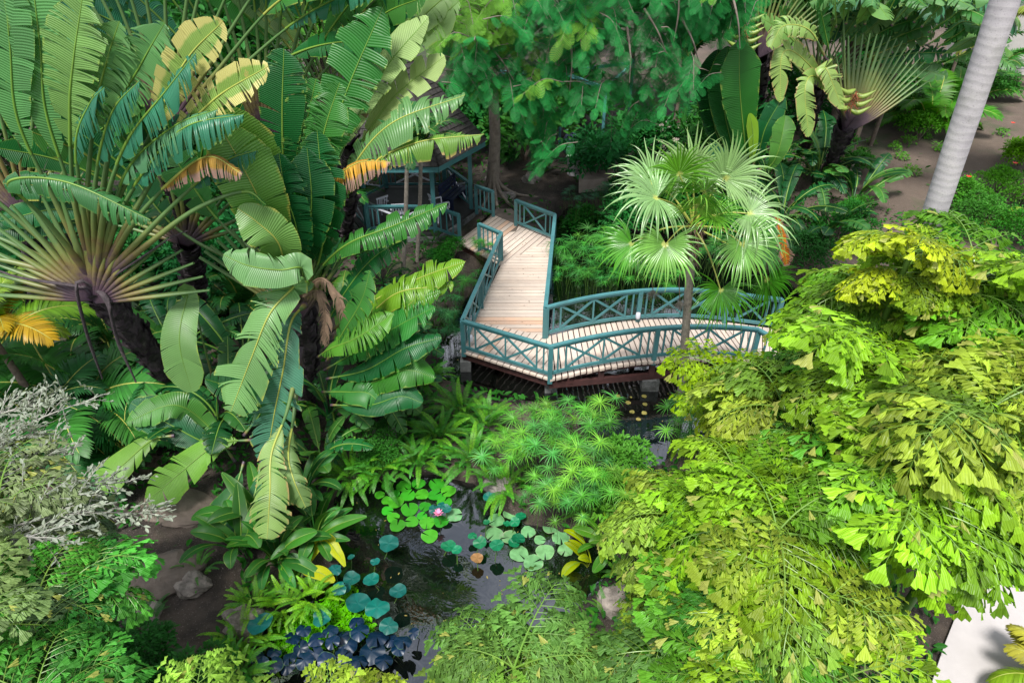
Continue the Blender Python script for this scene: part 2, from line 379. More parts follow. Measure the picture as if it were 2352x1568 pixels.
RIB = leaf_mat('pale_midrib', base=(.15, .27, .06), rough=.4, trans=0, var=.3)
RIBY = leaf_mat('yellow_midrib', base=(.36, .4, .11), rough=.4, trans=0, var=.3)
PETI = leaf_mat('petiole', rough=.45, trans=0, var=.4, nscale=3)
STEM = leaf_mat('green_stem', base=(.07, .15, .03), rough=.5, trans=0, var=.4)
# ------------------------------------------------------------------ plant builders
def petiole_mat():
    m, nt, p, out = new_mat('fan_petiole')
    a = N(nt, 'ShaderNodeAttribute'); a.attribute_name = 'Col'; sep = N(nt, 'ShaderNodeSeparateColor'); nt.links.new(a.outputs['Color'], sep.inputs[0])
    g = math_n(nt, 'ADD', sep.outputs[1], math_n(nt, 'MULTIPLY_ADD', noise(nt, 4, 4, .7), .5, -.25))
    c = ramp(nt, g, [(0, (.035, .022, .035)), (.2, (.07, .042, .055)), (.36, (.15, .12, .04)), (.5, (.14, .17, .045)), (.7, (.08, .15, .045)), (1, (.06, .14, .035))])
    nt.links.new(c, p.inputs['Base Color']); p.inputs['Roughness'].default_value = .45; return m
FANPET = petiole_mat()

def torn_blade(mb, mid, nh, W, rng, tear=.5, droop=.15, fold=.12, fwd=.35, tearlen=1.0, shape='paddle', hang=0.0, m=0, nac=6, vdrop=0.0, jag=.08, dis=1.0):
    """banana-like blade: two rows of strips along the midrib, split by tears"""
    n = len(mid); T = tang(mid); nh = np.broadcast_to(np.asarray(nh, float), mid.shape)
    LAT = nz(np.cross(T, nh)); NR = np.cross(LAT, T)
    tt = np.linspace(0, 1, n)
    if shape == 'paddle': prof = np.minimum(1, np.sin(np.clip(tt * 1.9, 0, math.pi / 2)) ** .6) * np.minimum(1, ((1 - tt) * 4.2)) ** .55
    elif shape == 'lance': prof = np.sin(math.pi * np.clip(tt * .93 + .05, 0, 1)) ** .7
    elif shape == 'strap': prof = np.minimum(1, (tt * 3.5 + .2)) ** .8 * np.minimum(1, ((1 - tt) * 2.6)) ** .7
    else: prof = np.minimum(1, (tt * 6)) ** .5 * np.minimum(1, ((1 - tt) * 7)) ** .5
    prof = np.maximum(prof, .03)
    for side in (1, -1):
        i = 0; runs = []
        while i < n - 1:
            if tear <= 0: L = n
            else:
                loc = vnoise(np.array([i * .11 + rng.random() * .01]), np.array([side * 3.3]), rng.randint(0, 9) * 0 + 3)[0]
                tr = tear * (0.5 + loc)
                L = max(1, int(rng.expovariate(1) * (1.3 + .13 * n * max(0, 1 - tr)) + 1)) if rng.random() < .95 else int(n * .16)
            j = min(n - 1, i + L); runs.append((i, j)); i = j
        for (a, b) in runs:
            k = max(2, b - a + 1); u = np.linspace(a, b, k) / (n - 1)
            uc = (a + b) / 2 / (n - 1); torn = 0 if (b - a) > n * .3 else 1
            extra = (rng.random() ** 2) * 1.2 * tear * torn * dis; wl = W * (1 - jag * rng.random() * (1 + torn * tear) + .02) ; hg = hang * (0.5 + rng.random()) if torn else hang * .5
            wig = (rng.random() - .5) * .5 * tear * torn * dis; fw = fwd + wig
            taper = (.1 + .25 * rng.random() + (.3 if hang > 1 else 0)) * torn * min(1, tear * 1.5)
            p = at(mid, u); t0 = at(T, u); l0 = at(LAT, u) * side; n0 = at(NR, u)
            wid = np.interp(u, tt, prof) * wl
            d = nz(l0 + t0 * fw + n0 * (fold + (rng.random() - .4) * .45 * tear * torn * dis))
            G = np.zeros((k, nac + 1, 3)); C = np.zeros((k, nac + 1, 3)); G[:, 0] = p; cur = p.copy()
            twist = (rng.random() - .5) * .5 * tear * torn
            for q in range(1, nac + 1):
                s = q / nac
                g = (droop + extra * .5 + hg) * (.4 + .9 * s)
                d = nz(d + np.array((0, 0, -1.0)) * g / nac * 2.2 + t0 * (twist / nac))
                cur = cur + d * (wid / nac)[:, None]
                sh = (uc - u) * taper * s ** 1.3
                L = np.linalg.norm(mid[-1] - mid[0])
                G[:, q] = cur + t0 * (sh * L)[:, None]
                C[:, q, 0] = s
            C[:, 0, 0] = 0; C[:, :, 1] = u[:, None]; C[:, :, 2] = rng.random()
            # a torn outer margin
            if torn and k > 2:
                G[1:-1, -1] += (t0[1:-1]) * (np.array([rng.uniform(-1, 1) for _ in range(k - 2)]) * W * .03)[:, None]
            C[:, :, 0] = np.maximum(C[:, :, 0], np.clip((u - .9) * 8, 0, .9)[:, None])
            mb.grid(G if side > 0 else G[::-1], C if side > 0 else C[::-1], m)

def big_leaf(parent, origin, spine, frac, W, nh=(0, -1, .35), mats=None, color=(.1, .2, .05), seed=0, name='leaf', rpet=.03, n=84, label=None, rb=None, flatp=1.0, **kw):
    """one leaf from world points: petiole up to the fraction `frac`, then a torn blade"""
    rng = random.Random(seed); P = spline(spine, 100); k = int(frac * 99); L = np.linalg.norm(np.diff(P, axis=0), axis=1).sum()
    mb = MB(); mid = at(P, np.linspace(frac, 1, n))
    torn_blade(mb, mid, nh, W, rng, **kw)
    if k > 2:
        pp = P[:k + 2]; r = np.linspace(rb or rpet * 1.5, rpet * .75, len(pp)); mb.tube(pp, r, 6, 2, flat=flatp)
    rr = np.linspace(rpet * .75, rpet * .12, n); mb.tube(mid + nz(np.cross(np.cross(tang(mid), np.broadcast_to(nh, mid.shape)), tang(mid))) * (rr * .35)[:, None], rr, 5, 1)
    return part(name, mb, mats or [L_BANANA, RIB, FANPET], parent, origin, color, label=label)

# --- arching leaves as shared meshes, 1 unit long along +X
def arch_spine(elev0, elev1, n=50, frac=1.0, curve=1.0):
    e = np.radians(elev0 + (elev1 - elev0) * np.linspace(0, 1, n) ** curve); st = 1 / (n - 1)
    x = np.concatenate([[0], np.cumsum(np.cos(e[:-1]) * st)]); z = np.concatenate([[0], np.cumsum(np.sin(e[:-1]) * st)])
    return np.stack([x, np.zeros(n), z], 1)
def arch_leaf_mesh(name, e0, e1, frac, W, seed, mats, curve=1.0, sway=.05, rp=.012, **kw):
    rng = random.Random(seed); P = arch_spine(e0, e1, 90, curve=curve); P[:, 1] += sway * np.linspace(0, 1, 90) ** 2 * (rng.random() * 2 - 1)
    T = tang(P); nh = np.cross(T, np.array((0, 1.0, 0))) * 1.0; nh = np.cross(np.array((0, -1.0, 0)) , T); nh = np.where(nh[:, 2:3] < 0, nh, nh)
    UP = nz(np.cross(T, np.broadcast_to(np.array((0, 1.0, 0)), T.shape))); 
    if UP[0][0] > 0: UP = -UP
    mb = MB(); mid = at(P, np.linspace(frac, 1, 54)); torn_blade(mb, mid, at(UP, np.linspace(frac, 1, 54)), W, rng, **kw)
    k = int(frac * 89) + 2; mb.tube(P[:k], np.linspace(rp * 1.6, rp, k), 5, 2)
    rr = np.linspace(rp, rp * .15, 54); mb.tube(mid + at(UP, np.linspace(frac, 1, 54)) * (rr * .4)[:, None], rr, 5, 1)
    return mb.mesh(name, mats, True)
BAN = [arch_leaf_mesh('broad_leaf', e0, e1, .24, W, 10 + i, [L_BANANA, RIB, PETI], tear=t, droop=.28, fold=.25, fwd=.3, shape='paddle', curve=1.3)
       for i, (e0, e1, W, t) in enumerate([(72, -20, .12, .5), (65, -45, .11, .85), (80, 10, .12, .2), (60, -60, .11, 1), (75, -30, .13, .7), (55, -25, .12, .95), (68, 0, .11, .8), (78, -55, .12, .6)])]
BANY = [arch_leaf_mesh('yellow_edged_leaf', e0, e1, .2, .11, 30 + i, [L_YEDGE, RIBY, PETI], tear=t, droop=.3, fold=.25, fwd=.3, curve=1.2)
        for i, (e0, e1, t) in enumerate([(65, -35, .9), (70, -10, .6), (55, -50, .8)])]
NEST = [arch_leaf_mesh('strap_leaf', e0, e1, .1, .11, 50 + i, [L_BANANA, RIB, PETI], tear=0, droop=.12, fold=.3, fwd=.1, shape='lance', curve=1.2)
        for i, (e0, e1) in enumerate([(60, -10), (45, -30), (75, 20), (35, -20)])]
PADDLE = [arch_leaf_mesh('paddle_leaf', e0, e1, .42, .13, 60 + i, [L_BANANA, RIB, PETI], tear=0, droop=.15, fold=.25, fwd=.25, shape='lance', curve=1.4)
          for i, (e0, e1) in enumerate([(75, -25), (62, -45), (80, 0), (55, -35)])]

# --- feather palm fronds
def feather_mesh(name, seed, e0=60, e1=-40, pairs=46, ll=.24, lw=.012, frac=.16, curve=1.4, hang=.5, vee=.35, mats=None, dead=0, rr0=.012):
    rng = random.Random(seed); P = arch_spine(e0, e1, 80, curve=curve); T = tang(P)
    UP = nz(np.cross(T, np.array((0, 1.0, 0)))); UP = UP if UP[0][0] < 0 else -UP
    mb = MB(); mb.tube(P, np.linspace(rr0, .0025, 80), 5, 1)
    u = np.linspace(frac, .995, pairs)
    for side in (1, -1):
        for k in range(pairs):
            uu = min(1, u[k] + rng.uniform(-.004, .004)); p = at(P, uu); t = at(T, uu); up = at(UP, uu); lat = np.array((0, side * 1.0, 0))
            s = (uu - frac) / (1 - frac); L = ll * (math.sin(math.pi * min(1, .12 + .84 * s)) ** .55) * rng.uniform(.9, 1.08)
            d = nz(lat + t * (.45 + .9 * s ** 2) + up * (vee + rng.uniform(-.08, .08))); w = nz(np.cross(d, up)); g = []
            q = p.copy(); ns = 5; h = hang * rng.uniform(.7, 1.4)
            for a in range(ns + 1):
                ww = lw * math.sin(math.pi * (.18 + .8 * a / ns)) ** .7 if a < ns else .0006
                g.append([q - w * ww, q + w * ww]); d = nz(d + np.array((0, 0, -1.0)) * h / ns * (1 + a * .3)); q = q + d * L / ns
            c = np.zeros((ns + 1, 2, 3)); c[:, :, 0] = (np.arange(ns + 1) / ns)[:, None]; c[:, :, 2] = rng.random()
            mb.grid(np.array(g), c, 0)
    return mb.mesh(name, mats or [L_FERN, RIBY], True)
FEATH = [feather_mesh('feather_frond', 3 + i, e0=a, e1=b) for i, (a, b) in enumerate([(70, -30), (55, -55), (80, -5), (40, -50)])]
FEATHW = [feather_mesh('wide_feather_frond', 13 + i, e0=a, e1=b, pairs=44, ll=.27, lw=.016, hang=.9, vee=.15) for i, (a, b) in enumerate([(60, -35), (45, -50)])]
BOSTON = [feather_mesh('fern_frond', 23 + i, e0=a, e1=b, pairs=34, ll=.11, lw=.0085, frac=.05, hang=.2, vee=.1, curve=1.1, mats=[L_FERN, STEM], rr0=.006) for i, (a, b) in enumerate([(65, -35), (45, -55), (80, 0)])]

# --- fan palm leaf: hub at origin, plane roughly XY with +X the leaf axis, +Z up face; gravity added by tilting copies, tips droop to -Z
def fan_leaf_mesh(name, seed, nseg=46, droop=.8, split=.5, span=150, gdir=(0, 0, -1), mats=None):
    rng = random.Random(seed); mb = MB(); gd = np.array(gdir, float); A = np.radians(span); th = np.linspace(-A, A, nseg + 1); rows = 9
    for k in range(nseg):
        a = (th[k] + th[k + 1]) / 2; da = (th[k + 1] - th[k]) / 2; R = (1.0 - .25 * (abs(a) / A) ** 2) * rng.uniform(.8, 1.12); hang_ = rng.random() < .08
        dirv = np.array((math.cos(a), math.sin(a), .1 + .3 * abs(math.sin(a)) + rng.uniform(-.05, .05))); lat = np.array((-math.sin(a), math.cos(a), 0)); g = []; p = np.zeros(3); d = nz(dirv); dr = droop * rng.uniform(.5, 1.6) * (2.2 if hang_ else 1); tw = rng.uniform(-.45, .45); sw = rng.uniform(-.09, .09)
        for q in range(rows):
            s = q / (rows - 1); r = s * R
            hw = r * math.tan(da) if s < split else split * R * math.tan(da) * max(.03, (1 - (s - split) / (1 - split)) ** .75)
            pl = hw * .55
            lt = nz(lat + np.array((0, 0, tw * max(0, s - split) * 2)))
            g.append([p - lt * hw - np.array((0, 0, pl)) * .0, p + np.array((0, 0, pl)), p + lt * hw])
            if s >= split * .85: d = nz(d + gd * dr / (rows * .55) + lat * sw)
            p = p + d * R / (rows - 1)
        c = np.zeros((rows, 3, 3)); c[:, :, 0] = np.linspace(0, 1, rows)[:, None]; c[0:2, :, 0] = np.array([1.2, .9])[:, None]; c[:, :, 2] = rng.random(); c[:, 1, 2] = c[:, 0, 2]
        mb.grid(np.array(g), c, 0)
    return mb.mesh(name, mats or [L_FAN], True)

# --- fishtail palm frond
_t = [(0, 0, 0)]
FT_F = np.array([(0, 1, 2), (0, 2, 3), (1, 4, 5), (1, 5, 6), (1, 6, 2), (2, 6, 7), (2, 7, 8), (2, 8, 3), (3, 8, 9), (3, 9, 10)])
def ft_template(rng, wide=.5):
    a = rng.uniform(.75, .9); b = rng.uniform(.95, 1.08); sk = rng.choice([-1, 1])
    e = [a + (b - a) * t for t in (0, .25, .42, .6, .75, .9, 1)]
    if sk < 0: e = e[::-1]
    e = [x + rng.uniform(.03, .1) * (1 if i % 2 else -1) for i, x in enumerate(e)]
    v = [(0, 0, 0), (.45, -.24 * wide, .0), (.48, 0, .05), (.45, .24 * wide, 0)]
    ys = (-.5, -.36, -.18, 0, .18, .36, .5)
    zz = (-.05, .03, -.03, .04, -.03, .03, -.05)
    v += [(e[i], ys[i] * wide, zz[i] - .06) for i in range(7)]
    return np.array(v)
def fishtail_mesh(name, seed, npin=11, e0=38, e1=-25, hang=.55, L=.125, mats=None, dead=0):
    rng = random.Random(seed); P = arch_spine(e0, e1, 60, curve=1.2); T = tang(P); mb = MB(); mb.tube(P, np.linspace(.011, .003, 60), 5, 1)
    temps = [ft_template(rng, .62) for _ in range(8)]; tt2 = [ft_template(rng, 1.0) for _ in range(3)]
    stash = [[] for _ in range(11)]
    def leaflet(p, d, nrm, s, k):
        x = nz(d); y = nz(np.cross(nrm, x)); z = np.cross(x, y); stash[k].append((p, np.stack([x, y, z], 1), s, rng.random()))
    axes = []
    for k in range(npin):
        u = .18 + .78 * k / (npin - 1)
        for side in (1, -1):
            uu = min(.99, u + (.02 if side > 0 else 0)); ln = .4 * math.sin(math.pi * (.2 + .72 * (k / (npin - 1)))) ** .6 + .06; axes.append((uu, side, ln))
    axes.append((1.0, 0, .22))
    for (uu, side, ln) in axes:
        p = at(P, uu); t = at(T, uu); up = nz(np.cross(np.cross(t, (0, 0, 1.0)), t)) if abs(t[2]) < .98 else np.array((1., 0, 0)); lat = nz(np.cross(up, t))
        d = nz(lat * side + t * (.55 + .3 * (uu > .7)) + up * rng.uniform(-.25, .65)) if side else t
        m_ = max(4, int(ln / .055)); q = p.copy(); st = ln / m_; path = [p.copy()]
        for a in range(1, m_ + 1):
            d = nz(d + np.array((0, 0, -1.0)) * (.5 + hang * .4) / m_); q = q + d * st; path.append(q.copy())
            if a < m_:
                nrm = nz(np.cross(np.cross(d, (0, 0, 1.0)), d) + np.array((rng.uniform(-.3, .3), rng.uniform(-.3, .3), .2))); sl = nz(np.cross(nrm, d))
                for sd in ((1, -1) if True else (1,)):
                    if rng.random() < .12: continue
                    dd = nz(sl * sd * .85 + d * rng.uniform(.5, .9) + np.array((0, 0, -1.0)) * hang * rng.uniform(.3, 1.2))
                    leaflet(q, dd, nz(nrm + sl * sd * hang * .6 + np.array((rng.uniform(-.5, .5), rng.uniform(-.5, .5), 0))), L * rng.uniform(.75, 1.15) * (.8 + .3 * math.sin(math.pi * a / m_)), rng.randrange(8))
        leaflet(q, nz(d + np.array((0, 0, -1.0)) * hang * .4), nz(np.cross(np.cross(d, (0, 0, 1.0)), d)), L * 1.25, 8 + rng.randrange(3))
        mb.tube(np.array(path), np.linspace(.004, .0015, len(path)), 3, 1)
    for k in range(11):
        if stash[k]:
            TV = temps[k] if k < 8 else tt2[k - 8]; tc = np.zeros((11, 3)); tc[4:, 0] = 1; tc[1:4, 0] = .5; tc[:, 1] = TV[:, 1]
            mb.stamp(TV, FT_F, [x[0] for x in stash[k]], np.array([x[1] for x in stash[k]]), np.array([x[2] for x in stash[k]]), [x[3] for x in stash[k]], 0, tc)
    return mb.mesh(name, mats or [L_FISH, RIB], False)
FISH = [fishtail_mesh('fishtail_frond', 70 + i, 11, a, b, h) for i, (a, b, h) in enumerate([(35, -35, .7), (20, -55, 1.1), (50, -20, .5), (10, -40, .8), (28, -60, 1.0), (42, -45, .6)])]

# --- umbrella sedge stalk: height 1, umbel radius ~ .3
def sedge_mesh(name, seed, h=1.0, nleaf=22, r=.26, droop=.7, lw=.007):
    rng = random.Random(seed); mb = MB(); lean = rng.uniform(-.12, .12); P = spline([(0, 0, 0), (lean * .3, 0, h * .5), (lean, 0, h)], 8); mb.tube(P, .005, 4, 1)
    top = P[-1]
    for k in range(nleaf):
        a = 2 * math.pi * (k + rng.random() * .6) / nleaf; L = r * rng.uniform(.75, 1.15); d = nz(np.array((math.cos(a), math.sin(a), rng.uniform(.15, .7)))); w = np.array((-math.sin(a), math.cos(a), 0)); q = top.copy(); g = []
        for s in range(5):
            ww = lw * (1 - (s / 4.3) ** 2); g.append([q - w * ww, q + w * ww + np.array((0, 0, -.002))]); d = nz(d + np.array((0, 0, -1.0)) * droop * (.16 + .1 * s)); q = q + d * L / 4
        c = np.zeros((5, 2, 3)); c[:, :, 2] = rng.random(); mb.grid(np.array(g), c, 0)
    return mb.mesh(name, [L_GRASS, STEM], True)
SEDGE = [sedge_mesh('sedge_stalk', 90 + i, droop=d) for i, d in enumerate((.5, .8, 1.1, .65))]
SEDGEDROOP = [sedge_mesh('sedge_stalk', 95 + i, droop=1.6, r=.34, nleaf=16) for i in range(2)]

# --- crowns from many small leaves
LEAFV = np.array([(0, 0, 0), (.35, -.22, .04), (.4, 0, -.03), (.35, .22, .04), (.75, -.15, -.02), (.78, 0, -.06), (.75, .15, -.02), (1, 0, -.12)])
LEAFF = np.array([(0, 1, 2), (0, 2, 3), (1, 4, 5), (1, 5, 2), (2, 5, 6), (2, 6, 3), (4, 7, 5), (5, 7, 6)])
def feathery_template(pairs=11):
    V = []; Fq = []
    for side in (1, -1):
        for k in range(pairs):
            u = (k + .6) / pairs; L = .3 * math.sin(math.pi * (.16 + .78 * u)) ** .7; a = .35; x0 = u * .95; b = len(V); w = .021
            V += [(x0 - w, side * .01, -.1 * u * u), (x0 + w, side * .01, -.1 * u * u), (x0 + L * a + w * .8, side * L, -.1 * u * u - .05), (x0 + L * a - w * .8, side * L, -.1 * u * u - .05)]; Fq.append((b, b + 1, b + 2, b + 3) if side < 0 else (b, b + 3, b + 2, b + 1))
    b = len(V); V += [(0, -.008, .01), (0, .008, .01), (.95, .004, -.09), (.95, -.004, -.09)]; Fq.append((b, b + 3, b + 2, b + 1))
    return np.array(V), np.array(Fq)
FEV, FEF = feathery_template()
def rand_frames(dirs, rng, npr, tilt=.5, up=(0, 0, 1.0)):
    x = nz(dirs); u = nz(np.array(up) + npr.normal(0, tilt, x.shape)); y = nz(np.cross(u, x)); z = np.cross(x, y); return np.stack([x, y, z], 2)
def blob_points(npr, n, r, flat=.8, shell=.55):
    d = nz(npr.normal(0, 1, (n, 3))); d[:, 2] = np.where(d[:, 2] < -.35, -d[:, 2], d[:, 2]); rr = shell + (1 - shell) * npr.random(n) ** .6
    return d * rr[:, None] * np.array(r) * np.array((1, 1, flat)), d
def leafy_crown(center, clumps, seed, leaf=.12, per=260, cr=.5, feather=False, R=(1, 1, .7)):
    """crown of leaf clumps round the centre; clumps = number, R = radii of the crown"""
    npr = np.random.default_rng(seed); mb = MB(); O, D, Cc = [], [], []; R = np.array(R, float); cents = []
    for k in range(clumps):
        d = nz(npr.normal(0, 1, 3)); d[2] = abs(d[2]) * 1.1 - .15; c = np.array(center) + d * R * npr.uniform(.45, .95); r = cr * npr.uniform(.65, 1.25); cents.append(c)
        p, dd = blob_points(npr, int(per * npr.uniform(.7, 1.2)), r); O.append(c + p); out = nz(dd + npr.normal(0, .45, dd.shape) + np.array((0, 0, -.25))); D.append(out); Cc.append(np.clip(npr.normal(.5, .18, len(p)) + npr.uniform(-.3, .3), 0, 1))
    O, D, Cc = np.vstack(O), np.vstack(D), np.concatenate(Cc); Rm = rand_frames(D, None, npr); S = leaf * npr.uniform(.6, 1.25, len(O))
    if feather: mb.stamp(FEV, FEF, O, Rm, S, Cc)
    else: mb.stamp(LEAFV, LEAFF, O, Rm, S, Cc)
    return mb, cents
_bush_cache = {}
def bush_mesh(kind, seed):
    key = (kind, seed)
    if key not in _bush_cache:
        if kind == 'bush': mb, _ = leafy_crown((0, 0, .35), 16, seed, leaf=.11, per=130, cr=.3, R=(.6, .6, .5))
        elif kind == 'fine': mb, _ = leafy_crown((0, 0, .3), 16, seed, leaf=.06, per=240, cr=.28, R=(.65, .65, .4))
        elif kind == 'small': mb, _ = leafy_crown((0, 0, .15), 5, seed, leaf=.2, per=30, cr=.35, R=(.4, .4, .3))
        _bush_cache[key] = mb.mesh('foliage', [L_SMALL], False)
    return _bush_cache[key]
def bush(px, y_or_z, s, label, col=(.03, .1, .02), kind='bush', seed=0, group=None, cat='shrub', name='shrub', base=None, flat=1.0):
    p = base if base is not None else onZ(px[0], px[1], y_or_z)
    t = thing(name, label, cat, p, group); M = Matrix.Rotation(seed * 1.7, 4, 'Z') @ Matrix.Diagonal((s, s, s * flat, 1))
    put('foliage', bush_mesh(kind, seed % 4), t, M=M, color=col)
    mb = MB(); 
    for k in range(4): a = k * 1.6 + seed; mb.tube(spline([(0, 0, -.05), (.15 * s * math.cos(a), .15 * s * math.sin(a), .3 * s), (.35 * s * math.cos(a), .35 * s * math.sin(a), .6 * s * flat)], 5), [.02 * s, .018 * s, .014 * s, .01 * s, .006 * s], 4)
    part('stem', mb, BARK, t); return t

def clump(meshes, loc, n, L, label, cat, name='plant', leafname='leaf', cols=((.05, .15, .02),), seed=0, az=(0, 360), el=(-10, 20), Lr=(.75, 1.1), group=None, spread=.12, stem_h=0.0):
    """arching leaves from one base, each leaf its own part sharing a few meshes"""
    rng = random.Random(seed); t = thing(name, label, cat, loc, group)
    for k in range(n):
        a = math.radians(az[0] + (az[1] - az[0]) * (k + rng.random() * .8) / n); e = math.radians(rng.uniform(*el)); s = L * rng.uniform(*Lr); c = rng.choice(cols); f = rng.uniform(.75, 1.25)
        off = (math.cos(a) * spread * rng.random(), math.sin(a) * spread * rng.random(), rng.uniform(0, .1) + stem_h * rng.random())
        put(leafname, rng.choice(meshes), t, M=frame_matrix(off, a, e, rng.uniform(-.35, .35), s), color=tuple(x * f for x in c))
    return t
# ------------------------------------------------------------------ the setting
def pxpoly(pts, z=0.0): return np.array([onZ(x, y, z)[:2] for x, y in pts])
POND = [pxpoly([(770, 1130), (1000, 1075), (1100, 1120), (1200, 1200), (1330, 1225), (1420, 1290), (1330, 1400), (1120, 1568), (900, 1700), (560, 1640), (610, 1440), (770, 1300)]),
        pxpoly([(1000, 800), (1060, 700), (1120, 600), (1230, 560), (1300, 470), (1480, 540), (1800, 630), (1950, 800), (1720, 980), (1440, 1090), (1330, 940), (1150, 925), (1010, 880)])]
def poly_dist(x, y, P):
    """signed distance to a polygon, negative inside"""
    d = np.full(x.shape, 1e9); ins = np.zeros(x.shape, bool); n = len(P)
    for i in range(n):
        a, b = P[i], P[(i + 1) % n]; e = b - a; wx, wy = x - a[0], y - a[1]; t = np.clip((wx * e[0] + wy * e[1]) / (e @ e), 0, 1)
        d = np.minimum(d, np.hypot(wx - e[0] * t, wy - e[1] * t))
        cnd = ((a[1] <= y) & (b[1] > y)) | ((b[1] <= y) & (a[1] > y)); xx = a[0] + (y - a[1]) / (b[1] - a[1] if b[1] != a[1] else 1e-9) * e[0]; ins ^= cnd & (x < xx)
    return np.where(ins, -d, d)
def ground_z(x, y):
    x = np.asarray(x, float); y = np.asarray(y, float)
    h = .34 + .12 * (vnoise(x * .8, y * .8, 1) - .5) + .05 * (vnoise(x * 2.7, y * 2.7, 2) - .5)
    h = h + np.clip((y - 21) / 16, 0, 1) * 1.0 + np.clip((x - 8) / 20, 0, 1) * np.clip((y - 15) / 15, 0, 1) * .4
    d = np.minimum(poly_dist(x, y, POND[0]), poly_dist(x, y, POND[1])) + .25 * (vnoise(x * 1.7, y * 1.7, 5) - .5)
    k = np.clip((d + .5) / .75, 0, 1); k = k * k * (3 - 2 * k)
    return -.8 + (h + .8) * k
def gz(x, y): return float(ground_z(np.array([x]), np.array([y]))[0])
def onG(px, py):
    p = onZ(px, py, .35)
    for _ in range(6): p = onZ(px, py, gz(p[0], p[1]))
    return p
xs = np.concatenate([[-600, -250, -110, -60], np.arange(-36, 44, .3), [60, 110, 250, 600]]); ys = np.concatenate([[-300, -80, -20], np.arange(-4, 62, .3), [80, 140, 300, 700]])
X, Y = np.meshgrid(xs, ys, indexing='ij'); mb = MB(); mb.grid(np.stack([X, Y, ground_z(X, Y)], 2)[::1, ::1], None, 0)
structure('ground', mb, SOIL, True, 'dark crumbly soil under the plants with pale specks')
mb = MB(); c0 = np.array([(-14, 1), (18, 1), (18, 24), (-14, 24)], float); k = mb.verts(np.column_stack([c0, np.zeros(4)])); mb.faces([(k, k + 1, k + 2, k + 3)])
structure('water', mb, WATER, False, 'still black pond water reflecting pale clouds')
mb = MB(); P = [onZ(*p, .42)[:2] for p in [(2110, 1660), (2170, 1480), (2230, 1330), (2330, 1180), (2700, 1100), (2900, 1700)]]; mb.prism(P, .2, .42)
structure('path', mb, PALE_SLAB, False, 'pale concrete pavement at the lower right')
mb = MB(); zz = 0
P = [onZ(*p, .62)[:2] for p in [(1062, 542), (1185, 530), (1200, 500), (1175, 478), (1140, 478), (1120, 500)]]; mb.prism(P, .2, .598)
structure('path', mb, FLAG, False, 'grey flagstone landing beside the boardwalk')
mb = MB(); P = [onZ(*p, .8)[:2] for p in [(1330, 430), (1420, 420), (1520, 360), (1600, 320), (1620, 285), (1500, 280), (1440, 320), (1330, 390)]]; gm = max(gz(*q) for q in P); mb.prism(P, gm - .4, gm + .05)
structure('path', mb, PAVE, False, 'pinkish stone paving behind the planter')

# ------------------------------------------------------------------ boardwalk
def clip_strip(poly, n, lo, hi):
    def half(poly, f):
        out = []
        for i in range(len(poly)):
            a, b = poly[i], poly[(i + 1) % len(poly)]; fa, fb = f(a), f(b)
            if fa >= 0: out.append(a)
            if fa * fb < 0: out.append(a + (b - a) * (fa / (fa - fb)))
        return out
    poly = half(poly, lambda p: p @ n - lo)
    if len(poly) >= 3: poly = half(poly, lambda p: hi - p @ n)
    return poly
def planks(mb, poly, direction, w=.172, gap=.022, z=.6, th=.045, seed=0, salmon=(), over=0.0):
    rng = random.Random(seed); poly = [np.array(p, float) for p in poly]; a = nz(np.array(direction, float)); n = np.array((-a[1], a[0])); o = [p @ n for p in poly]; x = min(o); i = 0
    while x < max(o):
        q = clip_strip(poly, n, x + gap / 2, x + w - gap / 2)
        if len(q) >= 3:
            ar = sum(q[k][0] * q[(k + 1) % len(q)][1] - q[(k + 1) % len(q)][0] * q[k][1] for k in range(len(q)))
            if abs(ar) > .004:
                if ar < 0: q = q[::-1]
                dz = rng.uniform(-.003, .003); mb.prism(q, z - th + dz, z + dz, 0, (1.0 if i in salmon else rng.choice((0, 0, 0, .12)), 0, rng.random()))
        x += w; i += 1
H = .9
walk = thing('boardwalk', 'pale plank boardwalk with teal railings crossing the dark pond', 'boardwalk', (0.8, 13.2, 0)); WO = (0.8, 13.2, 0)
mb = MB(); planks(mb, [(-1.70, 19.1), (-.32, 17.6), (1.28, 19.38), (.13, 20.35), (-.6, 21.05)], (1.0, 1.78), seed=1, salmon=(8, 10)); part('deck_section', mb, DECK, walk, WO, smooth=False, label='angled deck section at the pavilion entrance')
mb = MB(); planks(mb, [(-.32, 17.6), (-1.0, 14.62), (.84, 13.95), (1.28, 19.38)][::-1], (1, 0.0), seed=2, salmon=(1, 3, 4)); part('deck_section', mb, DECK, walk, WO, smooth=False, label='long straight deck section')
mb = MB(); planks(mb, [(-1.0, 14.62), (-1.25, 13.3), (.85, 12.2), (.84, 13.95)], (.46, .89), gap=.02, seed=3, salmon=(10,)); part('deck_section', mb, DECK, walk, WO, smooth=False, label='corner deck section')
def archz(t, rise=.27): return .6 + rise * 4 * t * (1 - t)
FA, FB = np.array((.85, 12.2)), np.array((5.65, 12.88)); BA, BB = np.array((.84, 13.95)), np.array((5.4, 14.6))
mb = MB(); nb = 34; rng = random.Random(4)
